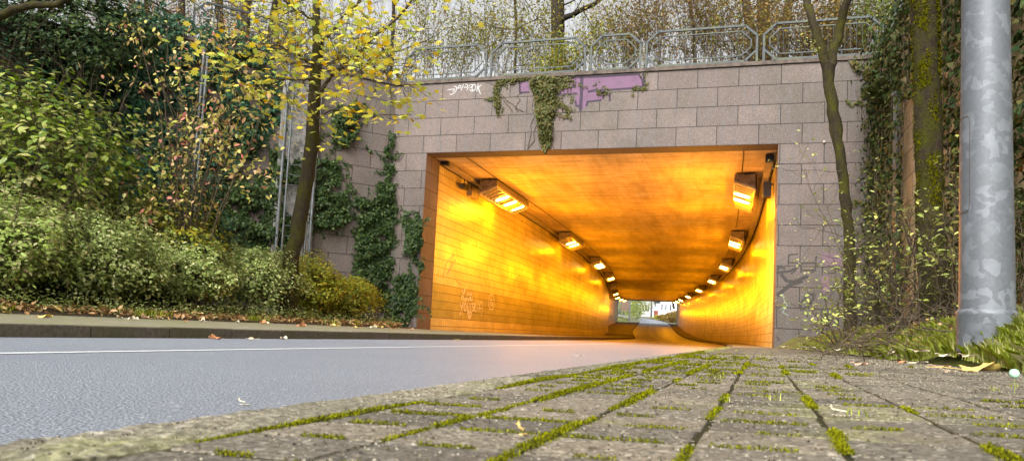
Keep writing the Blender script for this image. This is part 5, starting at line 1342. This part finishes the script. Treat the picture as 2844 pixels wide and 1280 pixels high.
# ================================================================ GRASS, MOSS, FALLEN LEAVES
rg = np.random.default_rng(900)
def blades(P, h, w, mat, name, kind='stuff', lean=.35):
    n = len(P); a = rg.uniform(0, 2*pi, n); H = rg.uniform(h[0], h[1], n); D = np.stack([np.cos(a), np.sin(a), np.zeros(n)], 1); ln = np.abs(rg.normal(size=n))*lean
    X = np.stack([-np.sin(a), np.cos(a), np.zeros(n)], 1)*(w*rg.uniform(.6, 1.3, n))[:, None]
    m = P + D*(H*ln*.35)[:, None] + V3(0, 0, 1)*(H*.6)[:, None]; t_ = P + D*(H*ln)[:, None] + V3(0, 0, 1)*(H*(1 - .25*ln.clip(0, 1.5)))[:, None]
    V = np.stack([P - X, P + X, m + X*.7, t_, m - X*.7], 1).reshape(-1, 3)
    return props(fast_mesh(name, V, 5, mat), kind=kind)
n = 220000; t_ = 1.6 + 13*rg.uniform(size=n)**1.5; o = pav_edge(t_) + np.abs(rg.normal(size=n))*(.42 + .02*t_) - .03
G = np.concatenate([KN[None]*o[:, None] + KD[None]*t_[:, None], (zver(o, t_) - .01)[:, None]], 1)
kk_ = (rg.uniform(size=n) < .5 + .5*vnoise(np.stack([o, t_, o*0], 1), .5, 4)) & (np.hypot(G[:, 0] - PB[0], G[:, 1] - PB[1]) > r0)
G = G[kk_]; blades(G, (.04, .14), .0021, M['grass'], 'grass')
n = 11000; t_ = rg.uniform(2.4, 5.2, n); o = pav_edge(t_) + rg.uniform(.0, .34, n); Gp = np.concatenate([KN[None]*o[:, None] + KD[None]*t_[:, None], (zver(o, t_) - .01)[:, None]], 1)
Gp = Gp[vnoise(np.stack([o, t_, o*0], 1), .35, 6) > -.2]; Gp = Gp[np.hypot(Gp[:, 0] - PB[0], Gp[:, 1] - PB[1]) > r0]; blades(Gp, (.05, .15), .0014, M['grass'], 'grass_tuft')
# tall single blades by the mast
G2 = []
for _ in range(160):
    t_ = rg.uniform(2.6, 6); e = pav_edge(t_); o = e + rg.uniform(.0, .5); G2.append(kp(o, t_, zver(o, t_)))
blades(np.array(G2), (.10, .2), .0024, M['grass'], 'grass_tall', lean=.6)
G3 = np.array([kp(-9.12 - abs(rg.normal())*.2, t_, .19) for t_ in rg.uniform(0, 17, 5000) if sin(t_*2.3) + sin(t_*5.1) > .4]); blades(G3, (.05, .16), .005, M['grass'], 'grass_left')
G4 = []                                               # little tufts in the joints and at the kerb end
for _ in range(22):
    o0 = rg.uniform(-.6, 1.2); t0_ = 1.5 + 12*rg.uniform()
    for _ in range(9): G4.append(kp(o0 + rg.normal()*.012, t0_ + rg.normal()*.02, zpav(o0) - .005))
for _ in range(600): G4.append(kp(rg.normal()*.05 - .70, rg.uniform(9, 17), .125))
blades(np.array(G4), (.010, .028), .0011, M['grass'], 'grass_joint')
# moss cushions in the joints: many tiny fibres heaped along the long joints
MP = []; MR = []
def moss_line(a, b, w, h, dens, zfun):
    L = np.linalg.norm(b - a); n = int(L*dens)
    if n < 1: return
    f = rg.uniform(size=n)[:, None]; c = (rg.normal(size=n)*w*.45)[:, None]
    d = (b - a)/L; x = np.array([-d[1], d[0]]); q = a + (b - a)*f + x*c
    MP.append(np.stack([q[:, 0], q[:, 1], zpav(q[:, 0]) - .003 + .7*h*np.maximum(0, 1 - (c[:, 0]/w)**2)*rg.uniform(.2, 1, n)], 1))
zf = lambda q: zpav(q[0]) - .003
mseed = vnoise
def mossiness(o, t_):
    v = vnoise(np.array([[o*2.3, t_*1.0, 0.]]), .8, 77)[0]
    side = np.interp(o, [-.7, -.4, 0, .5, 1.2], [1.0, .85, .40, .1, -.1])
    return side + v*.75
for (o, ta, tb, z) in JL:
    if tb > 6: continue
    k = mossiness(o, ta) - .08*ta
    if k < .22: continue
    for h_ in range(2):
        a_, b_ = ta + (tb - ta)*h_/2, ta + (tb - ta)*(h_ + 1)/2
        k2 = mossiness(o + .05, a_*1.7)
        if k2 < .0: continue
        far = 1/(1 + ta*.7)
        moss_line(np.array([o, a_]), np.array([o, b_]), .009 + .008*min(1, k), .014*min(1.2, k + .2), 7500*far*min(1.2, k + .3), zf)
for (oa, ob, t_, z0, z1) in JT:
    if t_ > 8: continue
    k = mossiness((oa + ob)/2, t_*1.3 + 3) - .02 - .12*t_
    if k < .05: continue
    a_ = oa + (ob - oa)*rg.uniform(0, .4); b_ = a_ + (ob - a_)*rg.uniform(.4, 1)
    moss_line(np.array([a_, t_]), np.array([b_, t_]), .006, .009, 5200/(1 + t_*.7)*min(1.2, k + .3), zf)
for t_ in np.arange(.3, 9, .05):                    # between kerb and first block
    k = .75 + vnoise(np.array([[t_, 0, 0.]]), .9, 3)[0]*.9
    if k < .2: continue
    moss_line(np.array([-.678, t_]), np.array([-.678, t_ + .05]), .012, .016*min(1.2, k), 7000/(1 + t_*.6), zf)
MP = np.concatenate(MP); print('moss', len(MP))
W = KN[None]*MP[:, :1] + KD[None]*MP[:, 1:2]; W = np.concatenate([W, MP[:, 2:]], 1)
n = len(W); dist = np.linalg.norm(W[:, :2], axis=1); L = (.0035 + .0022*np.clip(dist - .6, 0, 6))*rg.uniform(.7, 1.4, n)
v, kk = leaves_verts(W, rg.normal(size=(n, 3)) + V3(0, 0, .3), V3(0, 0, 1.2) + rg.normal(size=(n, 3))*.7, L, L*.55, 'diamond')
props(fast_mesh('moss_ground_cover', v, kk, M['moss']), kind='stuff')
# loose grit and crumbs of soil on the paving and the kerb
def grit(n, o0, o1, name, mat, size, seed, zf_):
    g_ = np.random.default_rng(seed); t_ = .45 + 8*g_.uniform(size=n)**1.8; o = g_.uniform(o0, o1, n); keep_ = (o < pav_edge(t_)) & (vnoise(np.stack([o, t_, o*0], 1), .5, seed) > g_.uniform(-1.2, .8, n)); o, t_ = o[keep_], t_[keep_]; n = len(o)
    S_ = g_.uniform(size[0], size[1], n)*(1 + .25*t_); z_ = zf_(o)
    C_ = np.concatenate([KN[None]*o[:, None] + KD[None]*t_[:, None], z_[:, None]], 1); a_ = g_.uniform(0, 6.3, n); out = []
    for da in (0, 2.1, 4.2):
        p0 = C_ + np.stack([np.cos(a_ + da), np.sin(a_ + da), a_*0], 1)*S_[:, None]; p1 = C_ + np.stack([np.cos(a_ + da + 2.1), np.sin(a_ + da + 2.1), a_*0], 1)*S_[:, None]; top = C_ + V3(0, 0, 1)*(S_*g_.uniform(.5, 1.0, n))[:, None]
        out.append(np.stack([p0, p1, top], 1))
    props(fast_mesh(name, np.concatenate(out, 1).reshape(-1, 3), 3, mat), kind='stuff')
ZP_ = lambda o: zpav(o) + .0004
grit(16000, -.66, 1.4, 'grit_gravel', M['grit_light'], (.0011, .0026), 21, ZP_); grit(12000, -.66, 1.4, 'crumbs_dirt', M['grit_dark'], (.0010, .0028), 22, ZP_)
grit(5000, -.83, -.69, 'grit_gravel_kerb', M['grit_light'], (.0010, .0024), 23, lambda o: o*0 + .126); grit(2600, -.83, -.69, 'crumbs_dirt_kerb', M['grit_dark'], (.0010, .0026), 24, lambda o: o*0 + .126)
# fallen leaves: individual big ones
def fallen(p, L, W, yaw, label, mat, seed, curl=.35, stem=None, name='fallen_leaf', maple=False, tilt=.1):
    rg = np.random.default_rng(seed); T = thing(name, p, label, 'leaf', 'fallen leaves on and beside the pavements')
    nu, nv = 15, 11; V = []; c, s = cos(yaw), sin(yaw)
    for i in range(nu):
        u = i/(nu - 1)
        prof = (sin(pi*u**.8)**.75)*(1 + (.28*sin(u*17) if maple else .06*sin(u*23)))
        for j in range(nv):
            w = (j/(nv - 1) - .5)*2; x = (u - .5)*L; y = w*W/2*max(.02, prof); z = curl*L*(.10 + .55*abs(w)**1.6*prof*(.7 + .5*sin(u*5 + w*2))*.5 + .12*sin(u*7 + w*2.2)) + tilt*x + .004
            V.append(p + V3(c*x - s*y, s*x + c*y, max(.002, z) + .0015*((i + j) % 2)))
    mb = MB(); mb.add(V, [(i*nv + j, i*nv + j + 1, (i + 1)*nv + j + 1, (i + 1)*nv + j) for i in range(nu - 1) for j in range(nv - 1)], None, 0, True)
    mb.build('blade', mat, T)
    sl = stem or L*.4; a = p + V3(c*(-.5*L), s*(-.5*L), .006 - tilt*.3*L + .01); mb = MB(); mb.tube([p + V3(0, 0, .012), a, a + V3(-c*sl*.5, -s*sl*.5, .008), a + V3(-c*sl, -s*sl, .004)], [.0018, .0022, .002, .0016], 6); mb.build('stalk', mat, T)
    return T
def dleaf(name, a, b, nz=6):
    t = NT(name); ob = t.coord('Object'); n = t.noise(ob, 14, 6, .7); f = t.noise(ob, 120, 3, .6)
    c = t.ramp(n, [(.32, a), (.62, b)]); c = t.mix(t.ramp(f, [(.62, 0), (.7, .5)]), c, [x*.35 for x in a])
    return t.fin(c, .55, t.bump(t.math('ADD', n, f), .5, .004), .3)
ML = [dleaf('leaf_gold', (.52, .30, .13), (.62, .47, .10)), dleaf('leaf_salmon', (.50, .27, .17), (.62, .38, .25)), dleaf('leaf_brown', (.25, .10, .04), (.45, .20, .08)), dleaf('leaf_straw', (.50, .42, .26), (.62, .56, .40)), dleaf('leaf_buff', (.38, .27, .16), (.52, .42, .28))]
def pv(x, y):                                         # photo px (source) on the pavement plane
    d = ray(x, y); den = d[2] - .03*np.dot(KN, d[:2]); t_ = (.12 + .03*.847 - CZ)/den; p = d*t_ + V3(0, 0, CZ); return p
cam_l = lambda p: math.atan2(p[1], p[0])
L_ = [((2725, 1032), .225, .17, 0.10, 'big golden leaf with a long stalk before the steel mast', 0, .5, .22, True), ((2618, 1022), .11, .05, .1, 'thin salmon curl beside the big golden leaf', 1, .3, .05, False), ((2392, 1015), .085, .06, 0, 'salmon leaf lying alone on the pavement', 1, .5, .03, False),
      ((2505, 1009), .075, .06, .4, 'rust brown curled leaf at the grass edge', 2, .7, .03, False), ((2550, 1010), .16, .06, .05, 'long straw coloured leaf beside the rust brown one', 3, .25, .05, False), ((2395, 990), .10, .03, .1, 'flat pale leaf at the far grass edge', 3, .2, .04, False),
      ((2640, 1035), .06, .02, .0, 'buff leaf scrap left of the big golden leaf', 4, .3, .03, False)]
for i, ((x, y), L, W, yaw, lb, mi, cu, st_, mp) in enumerate(L_):
    p = pv(x, y); fallen(p, L, W, yaw, lb, ML[mi], 950 + i, cu, st_, maple=mp)
for i, (x, D, L, lb, mi) in enumerate([(2625, 4.3, .09, 'pale leaf leaning at the foot of the steel mast', 3), (2690, 3.9, .08, 'buff leaf in the grass before the mast', 4), (2560, 5.4, .10, 'buff leaf in the grass left of the mast', 4), (2330, 7.2, .11, 'straw leaf in the grass below the bare shrub', 3), (2800, 4.4, .12, 'brown leaf right of the mast foot', 2), (2250, 9.5, .13, 'pale leaf near the foot of the forked tree', 3), (2480, 6.2, .12, 'buff leaf below the thick mossy trunk', 4), (2180, 12, .12, 'pale leaf where the grass narrows to the pier', 3)]):
    p = at(x, 960, D); p[2] = zver(np.dot(KN, p[:2]), np.dot(KD, p[:2])) + .03; fallen(p, L, L*.5, rg.uniform(-.5, .5), lb, ML[mi], 980 + i, .4)
for i in range(46):                                    # leaves along the left pavement
    t_ = rg.uniform(1.5, 17); o = -9.05 + abs(rg.normal())*.55 if i > 4 else rg.uniform(-6.15, -5.9); o = min(o, -6.5) if i > 4 else o
    z = (.12 + .055*(-6.4 - o)/2.7) if i > 4 else 0.002
    fallen(kp(o, t_, z), rg.uniform(.10, .2), rg.uniform(.06, .1), rg.uniform(-3, 3), 'dry fallen leaf on the left pavement' if i > 4 else 'dry fallen leaf in the left gutter', ML[int(rg.integers(0, 5))], 1000 + i, rg.uniform(.3, .9))
p = onplane(680, 1126, V3(0, 0, 0), V3(0, 0, 1)); fallen(p, .035, .015, .1, 'tiny pale leaf on the asphalt', ML[3], 1100, .05, .005, tilt=0)
p = onplane(1610, 989, V3(0, 0, 0), V3(0, 0, 1)); fallen(p, .10, .03, .1, 'thin pale leaf on the orange lit asphalt', ML[3], 1101, .2)
p = pv(1452, 1216); fallen(p, .012, .008, .3, 'tiny orange leaf scrap on the near paving', ML[0], 1102, .3)
p = pv(2350, 1160); fallen(p, .055, .007, 0.0, 'thin pale chip on the near paving', ML[3], 1103, .02, .004, tilt=0)
# mint puff on a thin stalk
p = pv(2818, 1092); pz = p + V3(0, 0, .0)
T = thing('seed_head', pz, 'small mint green ball on a thin stalk at the right edge', 'plant')
hd_ = at(2817, 1037, p[1]); mb = MB(); R0 = 11.5/F*p[1]*1.1
rings = 14; V = []
for i in range(rings + 1):
    a = pi*i/rings
    for k in range(18):
        b_ = 2*pi*k/18; V.append(hd_ + V3(sin(a)*cos(b_), sin(a)*sin(b_), cos(a))*R0*(1 + .04*((i + k) % 2)))
mb.add(V, [(i*18 + k, i*18 + (k + 1) % 18, (i + 1)*18 + (k + 1) % 18, (i + 1)*18 + k) for i in range(rings) for k in range(18)], None, 0, True); mb.build('head', M['puff'], T)
mb = MB(); mb.tube([pz - V3(0, 0, .01), (pz + hd_)/2 + V3(.001, 0, 0), hd_], .0009, 5); mb.build('stalk', M['twig_leaf'], T)

# ================================================================ BEYOND THE FAR PORTAL
def fz(s): return zroad(s)
T = thing('white_house', tp(205, 6, fz(205)), 'plain white rendered house beyond the far end of the tunnel', 'house')
_, n_, d_ = cen(205); nn, dd = V3(*n_, 0), V3(*d_, 0); up = V3(0, 0, 1)
hb = at(1845, 880, 215); hb[2] = 5.6
X = V3(1, 0, 0); Y = V3(0, 1, 0)
def fbox(name, x0, x1, z0, z1, D, dep, mat, parent): 
    a = at(x0, 870, D)[0]; b = at(x1, 870, D)[0]; mb = MB(); mb.obox(V3((a + b)/2, D + dep/2, (z0 + z1)/2), X, Y, up, (b - a)/2, dep/2, (z1 - z0)/2); return mb.build(name, mat, parent)
fbox('wall', 1828, 1885, 4.5, 15.5, 215, 9, M['wall_white'], T)
fbox('roof', 1826, 1887, 15.5, 16.2, 214.6, 10, M['roof_dark'], T)
for x0, x1, z0, z1 in ((1836, 1840, 8.2, 10.0), (1847, 1851, 8.2, 10.0), (1860, 1864, 8.2, 10.0), (1836, 1840, 11.6, 13.4), (1847, 1851, 11.6, 13.4)): fbox('window', x0, x1, z0, z1, 214.9, .08, M['window_dark'], T)
T = thing('white_house', at(1795, 880, 235), 'low white house with grey windows left of the plain white one', 'house')
fbox('wall', 1782, 1806, 5.0, 11.5, 228, 8, M['wall_white'], T); fbox('roof', 1781, 1807, 11.5, 12.2, 227.7, 9, M['roof_dark'], T)
for x0, x1 in ((1784, 1788), (1791, 1796), (1799, 1803)): fbox('window', x0, x1, 8.0, 9.8, 227.9, .08, M['window_dark'], T)
T = thing('street_lamp', at(1822, 880, 190), 'white and grey mast with signal heads beyond the tunnel', 'lamp post')
for nm, x, w, z0, z1, m_ in (('mast', 1819, .3, 5.4, 16, 'galv'), ('signal_head', 1819, .9, 9.0, 10.4, 'black'), ('signal_head', 1828, .9, 9.0, 10.6, 'black')):
    p = at(x, 880, 190); mb = MB(); mb.obox(V3(p[0], 190, (z0 + z1)/2), X, Y, up, w/2, w/2, (z1 - z0)/2); mb.build(nm, M[m_], T)
T = thing('street_cabinet', at(1822, 880, 178), 'dark red roadside cabinet with a yellow top beyond the tunnel', 'cabinet')
fbox('body', 1818, 1828, 4.6, 6.6, 178, 1.0, M['sign_red'], T); fbox('lid', 1817.6, 1828.4, 6.62, 7.5, 177.9, 1.2, M['leaf_straw'] if 'leaf_straw' in M else M['sign_white'], T)
T = thing('sign_post', at(1778, 880, 170), 'pale sign post with a blue white panel beyond the tunnel', 'sign')
p = at(1777, 880, 170); mb = MB(); mb.obox(V3(p[0], 170, 7.6), X, Y, up, .10, .1, 3.2); mb.build('pole', M['galv'], T)
fbox('panel', 1786, 1801, 8.2, 11.0, 170, .1, M['sign_white'], T)
mb = MB(); a_ = at(1777, 880, 170)[0]; b_ = at(1801, 880, 170)[0]; mb.obox(V3((a_ + b_)/2, 170.3, 10.8), X, Y, up, (b_ - a_)/2, .06, .08); mb.build('bracket', M['galv'], T)
for i, (x, D, w, h, m_, lb) in enumerate([(1758, 150, 3.6, 6.5, 'leaf_hedge', 'green hedge left beyond the tunnel'), (1772, 170, 4.2, 8.0, 'leaf_hedge_warm', 'taller olive bush behind the green hedge beyond the tunnel'), (1868, 152, 3.4, 1.9, 'leaf_russet', 'brownish low hedge on the right beyond the tunnel'), (1876, 142, 2.4, 2.6, 'leaf_russet', 'brown hedge end nearest the right portal'), (1852, 164, 3.0, 1.5, 'leaf_hedge_warm', 'low olive hedge before the white house')]):
    b = at(x, 880, D); b[2] = fz(D - 18) + .1; shrub('far_hedge', b, (w, w*.7, h), lb, M[m_], 2600, (.2, .4), 1200 + i, nstem=4, group='hedges beyond the tunnel', thr=-.8, hollow=.1, cat='hedge')
b = at(1872, 880, 160); b[2] = 5.2
park_tree('street_tree', b, [b + V3(-.3, 0, 3), b + V3(-1.2, 0, 6), b + V3(-2, 0, 10)], [.28, .24, .18, .1], 'bare leaning tree before the white wall beyond the tunnel', 1300, M['bark_dark'], 9, None, L=4, r0=.09)
for x, w_ in ((1748, .35),):
    T = thing('fence_post', at(x, 880, 136), 'dark post at the left edge of the far portal', 'post'); p = at(x, 880, 140); mb = MB(); mb.obox(V3(p[0], 140, 5.4), X, Y, up, .12, .1, 2.4); mb.build('shaft', M['galv'], T); mb = MB(); mb.obox(V3(p[0] - .9, 140.2, 6.2), X, Y, up, .75, .08, 1.3); mb.build('panel', M['fence_brown'], T)
T = thing('street_lamp', at(1871, 880, 150), 'small glowing white globe lamp near the right side of the far portal', 'lamp post')
p = at(1871.5, 862, 150); mb = MB(); mb.tube([V3(p[0], 150, 3.8), V3(p[0], 150, p[2] - .3)], .07, 6); mb.build('mast', M['galv'], T)
mb = MB(); mb.tube([V3(p[0], 150, p[2] - .3), V3(p[0], 150, p[2] - .2), V3(p[0], 150, p[2]), V3(p[0], 150, p[2] + .2), V3(p[0], 150, p[2] + .3)], [.12, .27, .32, .27, .1], 12); mb.build('globe', M['lamp_far'], T)

# ================================================================ SKY, SUN, CAMERA
w = bpy.data.worlds.new('World'); scene.world = w; w.use_nodes = True; nt = w.node_tree
bg = nt.nodes['Background']; sky = nt.nodes.new('ShaderNodeTexSky'); sky.sky_type = 'NISHITA'; sky.sun_disc = False
SUN_EL, SUN_AZ = R_(38), R_(205)                      # azimuth clockwise from +Y: low autumn sun behind the camera's left shoulder
sky.sun_elevation = SUN_EL; sky.sun_rotation = SUN_AZ; sky.air_density = 1.0; sky.dust_density = 7.0; sky.ozone_density = 1.2
bw = nt.nodes.new('ShaderNodeRGBToBW'); mul = nt.nodes.new('ShaderNodeMixRGB'); mul.blend_type = 'MULTIPLY'; mul.inputs[0].default_value = 1
mul.inputs[1].default_value = (6.4*.985, 6.4*1.0, 6.4*1.025, 1); mxs = nt.nodes.new('ShaderNodeMixRGB'); mxs.inputs[0].default_value = .82   # thin white cloud over the whole sky
nt.links.new(sky.outputs[0], bw.inputs[0]); nt.links.new(bw.outputs[0], mul.inputs[2]); nt.links.new(sky.outputs[0], mxs.inputs[1]); nt.links.new(mul.outputs[0], mxs.inputs[2])
nt.links.new(mxs.outputs[0], bg.inputs[0]); bg.inputs[1].default_value = SKY_S
l = bpy.data.lights.new('sun', 'SUN'); l.energy = SUN_E; l.angle = R_(22); l.color = (1, .95, .87); o = bpy.data.objects.new('sun', l); COL.objects.link(o)
from mathutils import Vector, Matrix
sd = Vector((sin(SUN_AZ)*cos(SUN_EL), cos(SUN_AZ)*cos(SUN_EL), sin(SUN_EL)))
o.rotation_euler = (-sd).to_track_quat('-Z', 'Y').to_euler(); o.location = sd*60
cam = bpy.data.cameras.new('camera'); co = bpy.data.objects.new('camera', cam); COL.objects.link(co); scene.camera = co
cam.sensor_width = 36; cam.lens = 36*F/2844; cam.shift_y = (PPY - 640)/2844; cam.clip_start = .02; cam.clip_end = 4000
fw = Vector((0, cos(PIT), sin(PIT))); rt = Vector((1, 0, 0)); upv = Vector((0, -sin(PIT), cos(PIT)))
# image content turns clockwise by ROL -> camera axes turn the other way
c, s = cos(ROL), sin(ROL)
rt2 = rt*c + upv*s; up2 = -rt*s + upv*c
m = Matrix((rt2, up2, -fw)).transposed().to_4x4(); m.translation = Vector((0, 0, CZ)); co.matrix_world = m
cam.dof.use_dof = True; cam.dof.focus_distance = 7.0; cam.dof.aperture_fstop = 9
scene.view_settings.view_transform = 'Standard'; scene.view_settings.look = 'None'; scene.view_settings.gamma = 1; scene.view_settings.exposure = EXPO
scene.render.engine = 'CYCLES'; scene.cycles.max_bounces = 7; scene.cycles.diffuse_bounces = 4; scene.cycles.glossy_bounces = 3; scene.cycles.transmission_bounces = 3
scene.cycles.use_denoising = True; scene.cycles.sample_clamp_indirect = 8
